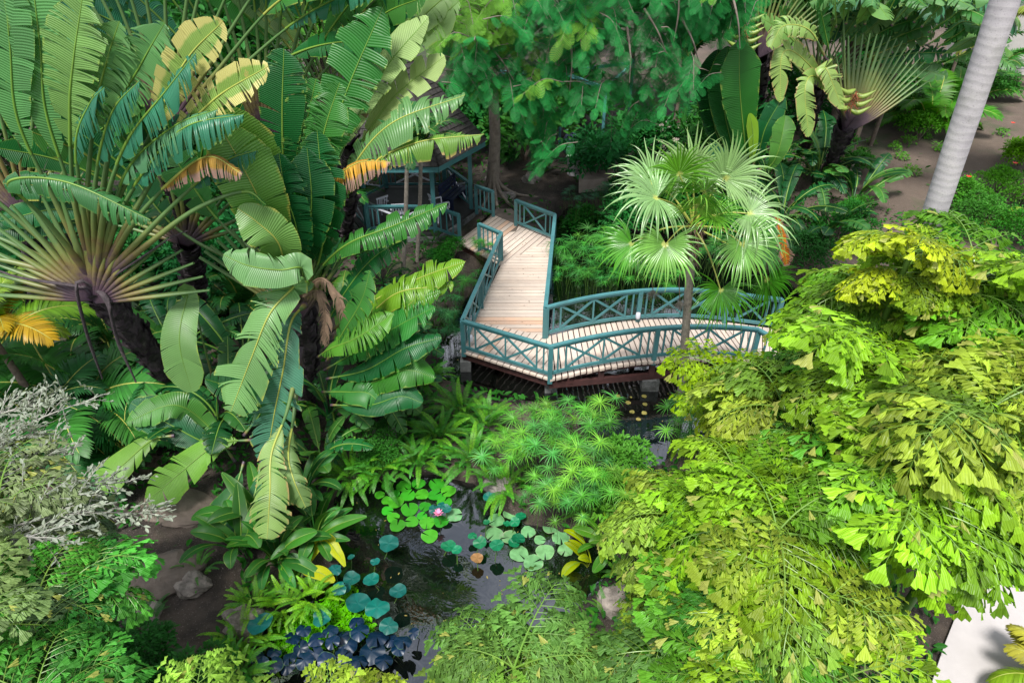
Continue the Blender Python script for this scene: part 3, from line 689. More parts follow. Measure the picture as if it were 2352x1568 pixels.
for i in range(nb):
    t0, t1 = i / nb, (i + 1) / nb; g = .075 / nb * 1.4; tm = (t0 + t1) / 2; z = archz(tm); f = lambda t: FA + (FB - FA) * t; b = lambda t: BA + (BB - BA) * max(0, t - .0)
    ov = nz(FA - BA) * rng.uniform(.0, .05); P = [f(t0 + g) + ov, f(t1 - g) + ov, b(t1 - g), b(t0 + g)]; dz = (archz(t1) - archz(t0)) / 2
    mb.prism(P, np.array([z - .06 - dz, z - .06 + dz, z - .06 + dz, z - .06 - dz]), np.array([z - dz, z + dz, z + dz, z - dz]), 0, (rng.choice((0, 0, .1, .2)), 0, rng.random()))
part('deck_section', mb, DECK, walk, WO, smooth=False, label='arched bridge deck section')
mb = MB(); planks(mb, [(5.66, 12.9), (6.3, 12.0), (8.2, 11.6), (8.6, 13.6), (6.5, 14.3), (5.41, 14.6)], (.3, 1), gap=.02, seed=5); part('deck_section', mb, DECK, walk, WO, smooth=False, label='deck section beyond the arch')
mb = MB()
def beam(a, b, z0=.42, z1=.42, h=.2, w=.08): mb.bar((a[0], a[1], z0), (b[0], b[1], z1), w, h)
inset = np.array((0, .1))
beam((-1.2, 13.42), (.82, 12.36)); beam((-1.1, 13.9), (-.3, 17.6)); beam((.75, 14.0), (1.2, 19.2)); beam((-1.55, 19.1), (-.35, 17.85)); beam((.1, 20.2), (1.2, 19.25)); beam((-.5, 13.2), (.6, 19))
for s, (A_, B_) in enumerate(((FA + (0, .09), FB + (0, .09)), (BA - (0, .09), BB - (0, .09)))):
    beam(A_, B_, .38, .38, .16)
    for i in range(12): 
        t0, t1 = i / 12, (i + 1) / 12; a = A_ + (B_ - A_) * t0; b = A_ + (B_ - A_) * t1; mb.bar((*a, archz(t0) - .115), (*b, archz(t1) - .115), .07, .1)
    for t in (.1, .25, .5, .75, .9): a = A_ + (B_ - A_) * t; mb.box((a[0], a[1], (archz(t) - .16 + .4) / 2), (.13, .1, max(.05, archz(t) - .16 - .4)))
beam((5.7, 13), (8.3, 11.8)); beam((5.5, 14.4), (8.5, 13.5))
part('beam', mb, DARKWOOD, walk, WO, smooth=False)
for q in [(-1.13, 13.42), (.9, 12.6), (3.25, 12.66), (3.3, 14.2), (-.65, 15.6), (1.0, 16.3), (-.2, 18), (1.1, 18.9), (5.5, 13.1)]:
    mb = MB(); hx = .2 if q[0] > 3 else .13; mb.prism([(q[0] - hx - .05, q[1] - .18), (q[0] + hx + .05, q[1] - .18), (q[0] + hx + .05, q[1] + .16), (q[0] - hx - .05, q[1] + .16)], -.9, -.05); mb.prism([(q[0] - hx, q[1] - .15), (q[0] + hx, q[1] - .15), (q[0] + hx, q[1] + .14), (q[0] - hx, q[1] + .14)], -.05, .295)
    part('pier', mb, CONCRETE, walk, WO, smooth=False)
def railing(parent, O, a, b, pattern, zf=None, h=H, posts=(True, True), hx=None, brace_mat=None, z=.6, name='railing', xmat=None):
    """pattern: list of (kind, length share); b = baluster after the gap, X = crossed panel"""
    zf = zf or (lambda t: z); a, b = np.array(a, float), np.array(b, float); mb = MB(); ns = 10 if zf(.5) != zf(0) else 1
    f = lambda t, dz: np.array((*(a + (b - a) * t), zf(t) + dz))
    for i in range(ns): mb.bar(f(i / ns, h - .02), f((i + 1) / ns, h - .02), .1, .045, ext=.004)
    for i in range(ns): mb.bar(f(i / ns, h - .075), f((i + 1) / ns, h - .075), .04, .06, ext=.001)
    r = part(name, mb, TEAL, parent, O, smooth=False); mb = MB()
    for i in range(ns): mb.bar(f(i / ns, .13), f((i + 1) / ns, .13), .045, .075, ext=.001)
    part('bottom_rail', mb, TEAL, r, O, smooth=False)
    for e, t in ((0, 0.0), (1, 1.0)):
        if posts[e]:
            mb = MB(); p = f(t, 0); d = nz(b - a) * (0 if True else 0); mb.box((p[0], p[1], p[2] + h / 2 - .08), (.105, .105, h + .1)); part('post', mb, TEAL, r, O, smooth=False)
    tot = sum(l for _, l in pattern); x = 0; 
    for kind, l in pattern:
        t0, t1 = x / tot, (x + l) / tot
        if kind == 'X':
            mb = MB(); mb.bar(f(t0 + .004, .18), f(t1 - .004, h - .11), .032, .05); off = np.array((0, 0, 0)); n_ = nz(np.array((-(b - a)[1], (b - a)[0], 0))) * .006; mb.bar(f(t0 + .004, h - .11) + n_, f(t1 - .004, .18) + n_, .032, .05); part('cross_brace', mb, xmat or TEAL, r, O, smooth=False)
        if t1 < .999:
            mb = MB(); mb.bar(f(t1, .16), f(t1, h - .1), .04, .05); part('baluster', mb, TEAL, r, O, smooth=False)
        x += l
    return r
LX = [('b', .16), ('b', .16), ('X', .75), ('X', .75), ('b', .16), ('b', .16)]
railing(walk, WO, (-1.16, 13.3), (.86, 12.25), LX)
railing(walk, WO, (-1.16, 13.3), (-.8, 15.25), LX, posts=(False, True))
railing(walk, WO, (-.8, 15.25), (-.31, 17.9), LX, posts=(False, True))
railing(walk, WO, (-.31, 17.9), (-.98, 18.52), [('b', 1)] * 5, posts=(False, True))
railing(walk, WO, (1.3, 19.15), (.12, 20.25), [('b', .14), ('b', .14), ('X', .7), ('b', .14), ('b', .14)])
railing(walk, WO, (1.3, 19.15), (1.05, 16.5), LX, posts=(False, True)); railing(walk, WO, (1.05, 16.5), (.8, 13.87), LX, posts=(False, True))
ff = lambda t: FA + (0, .06) + (FB - FA) * t; bb = lambda t: BA + (0, -.06) + (BB - BA) * t
for g_, (s0, s1) in ((ff, (0, .5)), (ff, (.5, 1)), (bb, (0, .5)), (bb, (.5, 1))):
    railing(walk, WO, g_(s0) + (nz(FA - BA) * (-.0)), g_(s1), LX, zf=lambda t, s0=s0, s1=s1: archz(s0 + (s1 - s0) * t), posts=(False if s0 == 0 and g_ is ff else s0 != 0 or True, s1 == 1))
railing(walk, WO, (5.65, 12.9), (6.3, 12.0), [('b', 1)] * 5, posts=(False, True)); railing(walk, WO, (5.4, 14.55), (6.6, 14.25), LX[:3] + LX[-2:], posts=(False, True)); railing(walk, WO, (6.3, 12.0), (8.2, 11.5), LX)
for q, zt in (((3.1, 14.18), archz(.5) + .12), ((-1.0, 13.55), .75)):
    mb = MB(); P = np.array([(q[0], q[1] - .06, zt + d) for d in (0, .03, .06, .12, .18, .2)]); mb.tube(P, [.03, .055, .06, .06, .05, .01], 10, cap=True); part('deck_lamp', mb, WHITEP, walk, WO)

# ------------------------------------------------------------------ pavilion
GC = np.array((-3.48, 21.6)); gaz = thing('pavilion', 'dark shingle-roofed pavilion with teal posts and railings over the pond edge', 'pavilion', (*GC, .3)); GO = (*GC, .3)
hexp = lambda R, k: GC + R * np.array((math.cos(math.radians(-120 + 60 * k)), math.sin(math.radians(-120 + 60 * k))))
mb = MB(); mb.prism([hexp(2.35, k) for k in range(6)], -.4, .5, 0); part('base', mb, CONCRETE, gaz, GO, smooth=False)
mb = MB(); mb.prism([hexp(2.25, k) for k in range(6)], .504, .595, 0); part('floor', mb, FLOORD, gaz, GO, smooth=False)
for k in range(6):
    p = hexp(2.1, k); mb = MB(); mb.box((p[0], p[1], 1.72), (.12, .12, 2.25)); part('post', mb, TEAL, gaz, GO, smooth=False)
mb = MB()
for k in range(6):
    a, b = hexp(2.6, k), hexp(2.6, k + 1); mb.bar((*a, 2.83), (*b, 2.83), .05, .19, ext=.0); a, b = hexp(2.1, k), hexp(2.1, k + 1); mb.bar((*a, 2.8), (*b, 2.8), .09, .12)
part('eave_board', mb, TEAL, gaz, GO, smooth=False)
mb = MB(); rng = random.Random(8); apex = np.array((*GC, 6.0)); rows = 24
for k in range(6):
    a, b = np.array((*hexp(2.68, k), 2.93)), np.array((*hexp(2.68, k + 1), 2.93)); n = nz(np.cross(b - a, apex - a)); up = nz(apex - (a + b) / 2); s = nz(b - a)
    kk = mb.verts([a - n * .03, b - n * .03, apex - n * .03]); mb.faces([(kk, kk + 1, kk + 2)])
    for r in range(rows):
        t0, t1 = r / rows, min(1, (r + 1.25) / rows); A0, B0 = a + (apex - a) * t0, b + (apex - b) * t0; Lr = np.linalg.norm(B0 - A0); x = -rng.random() * .1
        hgt = np.linalg.norm(apex - (a + b) / 2) * (t1 - t0)
        while x < Lr - .04:
            w_ = rng.uniform(.13, .26); x0, x1 = max(0, x), min(Lr, x + w_); sl = np.linalg.norm(b - a) / 2 / np.linalg.norm(apex - (a + b) / 2)
            q0, q1 = A0 + s * x0, A0 + s * x1; lift = .03 + rng.uniform(0, .012)
            def inn(q, xx):
                m_ = A0 + s * min(max(xx, hgt * sl), max(Lr - hgt * sl, hgt * sl * .5)); return m_ + up * hgt
            V_ = [q0 + s * .004 + n * lift, q1 - s * .004 + n * lift, inn(q1, x1 - .004) + n * .008, inn(q0, x0 + .004) + n * .008, q0 + n * (lift - .025), q1 + n * (lift - .025)]
            kk = mb.verts(V_, (0, 0, rng.random())); mb.faces([(kk, kk + 1, kk + 2, kk + 3), (kk + 4, kk + 5, kk + 1, kk)]); x += w_
part('roof', mb, SHINGLE, gaz, GO, smooth=False)
GX = [('b', .12), ('b', .12), ('X', 1.0), ('b', .12), ('b', .12)]
railing(gaz, GO, hexp(2.1, 0), hexp(2.1, 1), GX, posts=(False, False), xmat=WHITEP); railing(gaz, GO, hexp(2.1, 5), hexp(2.1, 0), GX, posts=(False, False), xmat=WHITEP)
railing(gaz, GO, hexp(2.1, 4), hexp(2.1, 5), GX, posts=(False, False), xmat=WHITEP); railing(gaz, GO, hexp(2.1, 3), hexp(2.1, 4), GX, posts=(False, False), xmat=WHITEP); railing(gaz, GO, hexp(2.1, 2), hexp(2.1, 3), GX, posts=(False, False), xmat=WHITEP)
railing(gaz, GO, hexp(2.1, 1), (-1.62, 19.15), [('b', 1)] * 4, posts=(False, True)); railing(gaz, GO, (-1.2, 21.45), (-.62, 20.95), [('b', 1)] * 4)
def patio_chair(x, y, rz, label):
    t = thing('patio_chair', label, 'chair', (x, y, .595), 'chairs inside the pavilion', rz); r = lambda mb: mb
    mb = MB(); mb.box((0, 0, .43), (.46, .44, .035)); part('seat', mb, WHITEP, t, smooth=False)
    mb = MB()
    for k in range(5): mb.bar((-.17 + .085 * k, .2, .45), (-.18 + .09 * k, .3, .86), .04, .012)
    mb.bar((-.22, .3, .87), (.22, .3, .87), .025, .06); part('backrest', mb, WHITEP, t, smooth=False)
    for sx in (-1, 1):
        for sy in (-1, 1): mb = MB(); mb.bar((sx * .2, sy * .18, .42), (sx * .25, sy * .24, 0), .04, .03); part('leg', mb, WHITEP, t, smooth=False)
        mb = MB(); mb.bar((sx * .25, -.2, .64), (sx * .24, .26, .66), .05, .03); mb.bar((sx * .24, -.2, .43), (sx * .25, -.2, .64), .04, .03); part('armrest', mb, WHITEP, t, smooth=False)
patio_chair(-2.35, 20.75, 2.2, 'white plastic chair just behind the right front pavilion post'); patio_chair(-4.35, 20.7, -2.4, 'white plastic chair behind the left front pavilion post'); patio_chair(-3.6, 20.2, 3.3, 'white plastic chair behind the crossed front pavilion railing')
tb = thing('picnic_bench', 'dark navy slatted bench at the right side inside the pavilion', 'bench', (-1.95, 21.9, .595), rz=1.2)
mb = MB()
for k in range(3): mb.box((0, -.16 + .16 * k, .45), (1.3, .13, .035))
part('seat', mb, NAVY, tb, smooth=False); mb = MB()
for k in range(3): mb.box((0, .25 + .01 * k, .58 + .13 * k), (1.3, .03, .1))
part('backrest', mb, NAVY, tb, smooth=False)
for sx in (-1, 1): mb = MB(); mb.box((sx * .55, 0, .22), (.06, .4, .42)); mb.bar((sx * .55, .22, 0), (sx * .55, .28, .9), .05, .05); part('leg', mb, NAVY, tb, smooth=False)

# ------------------------------------------------------------------ rocks, pot, statue, wall, trunks
def rock(px, s, label, mat=ROCK, z=None, seed=0, rz=0.0, group=None, name='rock'):
    p = onG(*px) if z is None else onZ(px[0], px[1], z); rng = random.Random(seed); a, b = 14, 22; th = np.linspace(.02, math.pi - .02, a); ph = np.linspace(0, 2 * math.pi, b, endpoint=False)
    T_, F_ = np.meshgrid(th, ph, indexing='ij'); D = np.stack([np.sin(T_) * np.cos(F_), np.sin(T_) * np.sin(F_), np.cos(T_)], 2)
    r = 1 + .5 * (vnoise(D[..., 0] * 1.6 + seed, D[..., 1] * 1.6 + D[..., 2] * 1.3, seed) - .5) + .22 * (vnoise(D[..., 0] * 5 + seed, D[..., 1] * 5 + D[..., 2] * 4, seed + 1) - .5) + .1 * (vnoise(D[..., 0] * 11, D[..., 1] * 11 + D[..., 2] * 9, seed + 2) - .5)
    V_ = D * r[..., None] * np.array(s); V_[..., 2] = np.minimum(V_[..., 2], s[2] * .8 + .1 * s[2] * vnoise(D[..., 0] * 4, D[..., 1] * 4, seed)); mb = MB(); mb.grid(V_, None, 0, True)
    k = mb.verts([V_[0].mean(0), V_[-1].mean(0)]); mb.faces([(0 + j, (j + 1) % b, k) for j in range(b)]); mb.faces([((a - 1) * b + (j + 1) % b, (a - 1) * b + j, k + 1) for j in range(b)])
    o = put(name, mb.mesh(name, [mat], False), None, p); o.rotation_euler = (0, 0, rz); tag(o, label, 'rock', group); return o
rock((375, 1325), (.62, .5, .2), 'broad flat brown rock lying on the bare soil', FLAG, seed=3, rz=.5)
rock((445, 1345), (.3, .24, .2), 'small pitted pale rock beside the broad flat brown rock', PALEROCK, seed=4)
rock((400, 1165), (.75, .45, .12), 'flat stone slab on the soil under the wide light green leaf', FLAG, seed=5, rz=-.2)
rock((345, 1410), (.22, .2, .16), 'small pale stone below the broad flat brown rock', PALEROCK, seed=6)
rock((560, 1432), (.3, .26, .34), 'white speckled boulder beside the round blue-green lotus leaf', PALEROCK, seed=7)
rock((1420, 1385), (.34, .3, .3), 'pale craggy pond-edge rock right of the sky reflection', PALEROCK, seed=8); rock((1385, 1300), (.4, .28, .26), 'brown rock at the water edge under the yellow-green leaf', ROCK, seed=9)
rock((1455, 1480), (.5, .3, .2), 'pinkish pond-edge rock between the lower fishtail palms', PALEROCK, seed=10, rz=1.0)
rock((1145, 1115), (.3, .2, .2), 'small brown rock at the tip of the reed bank', ROCK, seed=11); rock((885, 1010), (.3, .3, .25), 'brown rock under the broad leaves left of the pond', ROCK, seed=12)
rock((1155, 455), (.42, .3, .28), 'mossy rounded rock by the boardwalk gate', ROCK, seed=13); rock((1128, 420), (.3, .26, .3), 'grey rock beside the pale tree roots', ROCK, seed=14); rock((1222, 412), (.36, .32, .28), 'dark mossy boulder right of the pale tree roots', ROCK, seed=15)
rock((1050, 568), (.8, .5, .24), 'cracked flat grey rock under the entrance deck', FLAG, z=.25, seed=16, rz=.3); rock((985, 582), (.4, .3, .2), 'small grey rock beside the slender trunks', FLAG, z=.25, seed=17)
# planter
pp = onG(1318, 400); pl = thing('planter_urn', 'white stone planter urn with dark soil at the garden edge', 'planter', pp)
def lathe(mb, prof, seg=28, c=(0, 0, 0), m=0):
    a = np.linspace(0, 2 * math.pi, seg, endpoint=False); G = np.array([[(c[0] + r * math.cos(t), c[1] + r * math.sin(t), c[2] + z) for t in a] for r, z in prof]); mb.grid(G[:, ::-1], None, m, True)
mb = MB(); lathe(mb, [(.24, 0), (.26, .05), (.15, .1), (.13, .17), (.2, .22), (.26, .34), (.29, .52), (.29, .58)]); part('bowl', mb, POTW, pl); mb = MB(); lathe(mb, [(.292, .58), (.34, .6), (.35, .64), (.33, .67), (.29, .66), (.27, .62), (.265, .55)]); part('rim', mb, POTW, pl)
mb = MB(); lathe(mb, [(.268, .585), (.2, .6), (.02, .61)]); part('soil', mb, DARKSOIL, pl)
pp = onG(1305, 352); g = thing('garden_jar', 'tall lilac glazed jar standing behind the white urn', 'jar', pp); mb = MB(); lathe(mb, [(.12, 0), (.2, .12), (.25, .35), (.22, .6), (.13, .76), (.12, .84), (.16, .9), (.15, .92), (.1, .88)]); part('body', mb, BLUEG, g); mb = MB(); mb.tube(spline([(.12, 0, .82), (.26, 0, .74), (.23, 0, .56)], 8), .02, 6); part('handle', mb, BLUEG, g)
pp = onG(1420, 360); g = thing('clay_figure', 'rust-red reclining clay figure beside the paving', 'statue', pp)
mb = MB(); mb.tube(spline([(-.6, 0, .12), (-.3, 0, .2), (0, .05, .28), (.3, .05, .42), (.42, .05, .6)], 14), [.06, .1, .14, .16, .17, .2, .21, .2, .19, .18, .17, .15, .1, .04], 10); mb.tube(spline([(.42, .05, .58), (.44, .05, .68), (.45, .05, .76)], 8), [.06, .09, .11, .12, .12, .1, .07, .02], 10); mb.tube(spline([(.2, -.1, .4), (.0, -.3, .25), (.1, -.4, .05)], 8), [.07, .065, .06, .055, .05, .045, .04, .03], 8); mb.tube(spline([(-.5, -.05, .12), (-.8, -.15, .3), (-1.0, -.2, .05)], 8), [.1, .09, .09, .09, .08, .07, .06, .05], 8); part('body', mb, TERRA, g)
# bird statue
pp = onG(1953, 430); g = thing('bird_statue', 'cream wading bird statue standing on the soil under the banana leaves', 'statue', pp)
mb = MB(); mb.tube(spline([(.26, 0, .42), (.12, 0, .5), (-.06, 0, .58), (-.16, 0, .66), (-.15, 0, .78), (-.12, 0, .88)], 22), [.01, .03, .06, .09, .12, .135, .14, .135, .12, .1, .085, .07, .055, .045, .04, .036, .034, .034, .034, .036, .04, .03], 10, cap=True); mb.tube(spline([(-.12, 0, .86), (-.16, 0, .92), (-.2, 0, .93), (-.24, 0, .91)], 10), [.03, .045, .055, .06, .058, .05, .035, .02, .012, .005], 8); mb.tube([(-.22, 0, .92), (-.3, 0, .89), (-.4, 0, .84)], [.02, .012, .003], 6); part('body', mb, CREAM, g)
for s in (-1, 1): mb = MB(); mb.tube([(0, s * .05, .5), (.01, s * .05, .25), (-.01, s * .05, .02)], [.028, .02, .02], 6); mb.box((-.03, s * .05, .012), (.12, .05, .02)); part('leg', mb, CREAM, g)
# building at the upper right
g = thing('garden_building', 'grey rendered building wall behind the royal palm trunk', 'building', (26, 35.5, 0)); GBO = (26, 35.5, 0)
mb = MB(); mb.box((27.5, 37, 2.6), (9, 3, 5.2)); part('wall', mb, WALLM, g, GBO, smooth=False)
mb = MB(); mb.box((24.0, 35.44, 2.6), (.5, .12, 5.0)); mb.box((27.6, 35.44, 2.6), (.5, .12, 5.0)); mb.box((27.5, 35.42, 1.5), (9, .14, .18)); part('pilaster', mb, WALLM, g, GBO, smooth=False)
mb = MB(); mb.box((27.5, 37, 5.3), (9.8, 3.8, .25)); part('roof', mb, plain_mat('pale_roof', (.5, .48, .45), .8), g, GBO, smooth=False)
g = thing('pipe_rail', 'thin grey rail along the foot of the grey building', 'rail', (25.8, 33.8, gz(25.8, 33.8))); mb = MB(); mb.tube([(-4, 0, .75), (5, -.3, .75)], .03, 6); part('bar', mb, CONCRETE, g)
for x in (-4, -1, 2, 5): mb = MB(); mb.tube([(x, 0 - .033 * (x + 4), -.1), (x, -.033 * (x + 4), .75)], .03, 6); part('post', mb, CONCRETE, g)
p0 = onZ(2270, 1275, .9); g = thing('pool_edge_rail', 'blue painted rail by the pale pavement at the right edge', 'rail', (*p0[:2], .42)); mb = MB(); mb.bar((-.7, .62, .55), (1.1, -.6, .55), .07, .1); part('handrail', mb, TEAL, g, smooth=False)
for t in (0, .5, 1): mb = MB(); mb.box((-.66 + 1.7 * t, .59 - 1.15 * t, .25), (.07, .07, .5)); part('post', mb, TEAL, g, smooth=False)
# blue posts of an arbor behind the poinciana
ar = [onG(1285, 330), onG(1378, 385), onG(1440, 300), onG(1150, 330)]
g = thing('garden_arbor', 'slim dark teal arbor posts behind the hanging feathery branches', 'arbor', ar[0])
for q in ar: mb = MB(); h_ = 2.9; mb.box((q[0], q[1], q[2] + h_ / 2 - .1), (.1, .1, h_ + .2)); part('post', mb, TEAL, g, ar[0], smooth=False)
mb = MB(); zt = 3.55
for a_, b_ in ((0, 1), (1, 2), (2, 0), (0, 3)): mb.bar((*ar[a_][:2], zt + .03 * a_), (*ar[b_][:2], zt + .03 * a_), .08, .12)
part('top_beam', mb, TEAL, g, ar[0], smooth=False)
# rough stone hut roof corner seen through the branches
q = onG(1490, 150); g = thing('stone_pillar', 'rough stone-tiled pillar half hidden behind the feathery tree', 'pillar', q)
mb = MB(); rng = random.Random(3)
for r_ in range(9):
    for k_ in range(8):
        a_ = 2 * math.pi * (k_ + .5 * (r_ % 2)) / 8; R_ = .95 - .07 * r_; mb.box((R_ * math.cos(a_), R_ * math.sin(a_), .15 + .27 * r_), (.3, .66 * R_, .25), R=np.array(Matrix.Rotation(a_ + rng.uniform(-.06, .06), 3, 'Z')), col=(0, 0, rng.random()))
mb.tube([(0, 0, 0), (0, 0, 2.6)], [.9, .4], 10, cap=True); part('stonework', mb, ROCK, g, smooth=False)
# royal palm
A, B = onY(2143, 500, 9.7), onY(2316, -20, 9.7); d = nz(B - A); P = [A + d * s for s in ((.3 - A[2]) / d[2], -2.5, 0, 2, 4.2, 7)]; r0 = P[0]
g = thing('royal_palm', 'tall smooth pale grey palm trunk leaning across the upper right', 'palm tree', r0); PP = spline(P, 60); mb = MB(); rr = np.interp(np.linspace(0, 1, 60), [0, .1, .35, .7, 1], [.27, .19, .172, .176, .178]) * (1 + .006 * np.sin(np.arange(60) * 2.1)); mb.tube(PP, rr, 28); part('trunk', mb, ROYAL, g, r0)
top = P[-1] - r0; mb = MB(); mb.tube([top, top + d * .6, top + d * 1.3], [.26, .24, .1], 16); part('crownshaft', mb, STEM, g)
rng = random.Random(5)
for k in range(12): put('frond', FEATHW[k % 2], g, M=frame_matrix(top + d * 1.2, k * .53, rng.uniform(-.1, .25), 0, 3.3), color=(.06, .16, .03))
# ------------------------------------------------------------------ traveller's palms and broad leaves (points: picture x, y and the depth plane Y each stands in)
def S(pts): return [onY(*p) for p in pts]
G1, G2, G3 = (.10, .235, .085), (.045, .165, .04), (.018, .1, .032)
PALE, BLUEG_, YEL, DK = (.22, .33, .12), (.045, .17, .11), (.36, .4, .11), (.012, .065, .02)
def scaly_trunk(parent, O, pts, radii, seed=0, name='trunk', scales=440):
    rng = random.Random(seed); P = spline(pts, 40); R = np.interp(np.linspace(0, 1, 40), np.linspace(0, 1, len(radii)), radii); T = tang(P); mb = MB(); mb.tube(P, R, 14)
    for k in range(scales):
        u = rng.random(); p, t, r = at(P, u), at(T, u), np.interp(u, np.linspace(0, 1, 40), R); a = rng.uniform(0, 6.28); s = nz(np.cross(t, (0, 0, 1.0) if abs(t[2]) < .9 else (0, 1., 0))); w = np.cross(t, s); n = math.cos(a) * s + math.sin(a) * w; tg = np.cross(n, t)
        h = rng.uniform(.08, .22); ww = rng.uniform(.045, .11); q = p + n * r * .9; fl = rng.uniform(.1, .75)
        kk = mb.verts([q - tg * ww, q + tg * ww, q + t * h + n * h * fl + tg * ww * .6, q + t * h * 1.1 + n * h * fl - tg * ww * .5], (0, 0, rng.random())); mb.faces([(kk, kk + 1, kk + 2, kk + 3)])
    return part(name, mb, FIBRE, parent, O, smooth=False)
def fanpalm(name, label, base, crown, trunk_r, leaves, seed, cat='palm tree', mats=None):
    t = thing(name, label, cat, base); scaly_trunk(t, base, [base, (np.array(base) * .45 + np.array(crown) * .55) + np.array((0.06, .05, 0)), crown], trunk_r, seed)
    return t
def TL(parent, O, pts, frac, W, seed, color=G2, mats=None, **kw):
    kw.setdefault('tear', .5); kw.setdefault('droop', .1)
    return big_leaf(parent, O, S(pts), frac, W, color=color, mats=mats, seed=seed, **kw)
YH = [L_YHALF, RIBY, FANPET]
YE, BE, DD = [L_YEDGE, RIBY, FANPET], [L_BROWNEDGE, RIBY, FANPET], [L_DEAD, RIBY, FANPET]

# left traveller's palm
cr = onY(222, 668, 10.3); ba = onG(425, 935)
T1 = fanpalm('travellers_palm', 'large fan-shaped travellers palm with a leaning shaggy trunk at the left', ba, cr, [.17, .17, .2, .24, .17], None, 1)
O = ba; C1 = (222, 655, 10.3)
def fanpts(c, y, *pts): return [c] + list(pts)
L = [ # points, petiole fraction, half width, seed, colour, options
 ([C1, (130, 470, 10.2), (42, 280, 10.1), (22, 100, 10.1), (5, -80, 10.2)], .48, .42, G1, dict(tear=.5, dis=.4)),
 ([C1, (165, 450, 10.2), (106, 260, 10.1), (92, 110, 10.1), (66, -110, 10.2)], .46, .44, G1, dict(tear=.35, dis=.4)),
 ([C1, (172, 470, 10.1), (160, 265, 9.9), (168, 140, 9.9), (190, -14, 10)], .55, .46, (.15, .28, .09), dict(tear=.7, dis=.6)),
 ([C1, (200, 470, 10.2), (218, 262, 10.1), (245, 140, 10.1), (274, 48, 10.1)], .62, .46, G1, dict(tear=.85, hang=.15)),
 ([C1, (232, 470, 10.2), (268, 262, 10.1), (325, 145, 10.1), (378, 52, 10.1)], .62, .46, G1, dict(tear=.9, hang=.35)),
 ([C1, (262, 480, 10), (335, 330, 9.9), (420, 150, 9.8), (512, 48, 9.7)], .62, .33, (.2, .31, .09), dict(tear=.5, mats=YH, nh=(.2, -1, .4))),
 ([C1, (300, 500, 10), (395, 340, 9.8), (490, 230, 9.7), (616, 152, 9.6)], .6, .31, (.19, .3, .08), dict(tear=.75, mats=YH, nh=(.2, -1, .6))),
 ([C1, (240, 480, 9.9), (290, 330, 9.7), (380, 210, 9.6), (450, 120, 9.6)], .55, .42, BLUEG_, dict(tear=1, hang=1.7, nh=(.1, -.6, 1))),
 ([C1, (270, 500, 10), (350, 370, 9.7), (430, 290, 9.5), (560, 262, 9.4)], .5, .45, BLUEG_, dict(tear=1, hang=1.9, nh=(.1, -.5, 1))),
 ([C1, (255, 500, 10), (300, 380, 9.8), (400, 290, 9.6), (500, 250, 9.5)], .5, .42, (.1, .23, .12), dict(tear=1, hang=1.8, nh=(.1, -.5, 1))),
 ([C1, (300, 520, 10), (400, 410, 9.8), (480, 360, 9.6), (555, 400, 9.5)], .62, .33, (.3, .2, .05), dict(tear=1, hang=1.7, mats=DD, nh=(.1, -.4, 1))),
 ([C1, (190, 480, 10), (175, 330, 9.8), (205, 240, 9.7), (240, 200, 9.6)], .62, .40, BLUEG_, dict(tear=1, hang=1.8, nh=(0, -.6, 1))),
 ([C1, (215, 480, 10), (230, 350, 9.8), (262, 250, 9.7), (320, 185, 9.6)], .6, .42, BLUEG_, dict(tear=1, hang=1.8, nh=(0, -.6, 1))),
 ([C1, (60, 520, 10.3), (-60, 400, 10.2), (-140, 200, 10.3)], .6, .4, G2, dict(tear=.3)),
 ([C1, (30, 560, 10.3), (-120, 500, 10.3), (-260, 400, 10.3)], .6, .4, G2, dict(tear=.4)),
 ([C1, (20, 600, 10.2), (-130, 580, 10.2), (-280, 560, 10.2)], .7, .35, G2, dict(tear=.6, hang=.7)),
 ([C1, (340, 560, 10), (450, 480, 9.9), (560, 440, 9.9), (610, 470, 9.9)], .9, .1, G2, dict(tear=.9, hang=1.2)),
 ([C1, (330, 540, 10), (430, 440, 9.9), (520, 370, 9.9), (590, 345, 9.8)], .7, .3, BLUEG_, dict(tear=1, hang=1.7, nh=(.1, -.5, 1))),
 ([C1, (100, 500, 9.8), (20, 420, 9.5), (150, 418, 9.3), (345, 505, 9.1)], .42, .36, (.05, .15, .06), dict(tear=1, hang=1.6, nh=(0, -.5, 1))),
]
for i, (pts, fr, W, col, kw) in enumerate(L): TL(T1, O, pts, fr, W, 100 + i, col, rpet=.035, rb=.075, **kw)
rng = random.Random(77)
for i in range(22):   # overlapping leaf bases of the fan
    a = math.radians(-88 + 172 * i / 21); ln = 2.0; p0 = cr + np.array((math.sin(a) * .05, -.02 - .004 * i, -.12)); P = [p0, p0 + np.array((math.sin(a) * .7, -.05, math.cos(a) * .7)), p0 + np.array((math.sin(a) * ln, .0, math.cos(a) * ln * .95))]
    mb = MB(); mb.tube(spline(P, 12), np.linspace(.11, .03, 12), 6, 0, flat=.6); part('leaf_base', mb, FANPET, T1, O)
for (x0, y0, x1, y1) in ((175, 648, 235, 870), (245, 690, 312, 878), (60, 640, -30, 610), (370, 560, 430, 530)):
    mb = MB(); mb.tube(spline(S([(220, 662, 10.2), (x0, y0, 10.0), ((x0 + x1) / 2 - 8, (y0 + y1) / 2, 10), (x1, y1, 10.1)]), 20), np.linspace(.06, .015, 20), 6, flat=.5); part('dead_petiole', mb, FIBRE, T1, O)

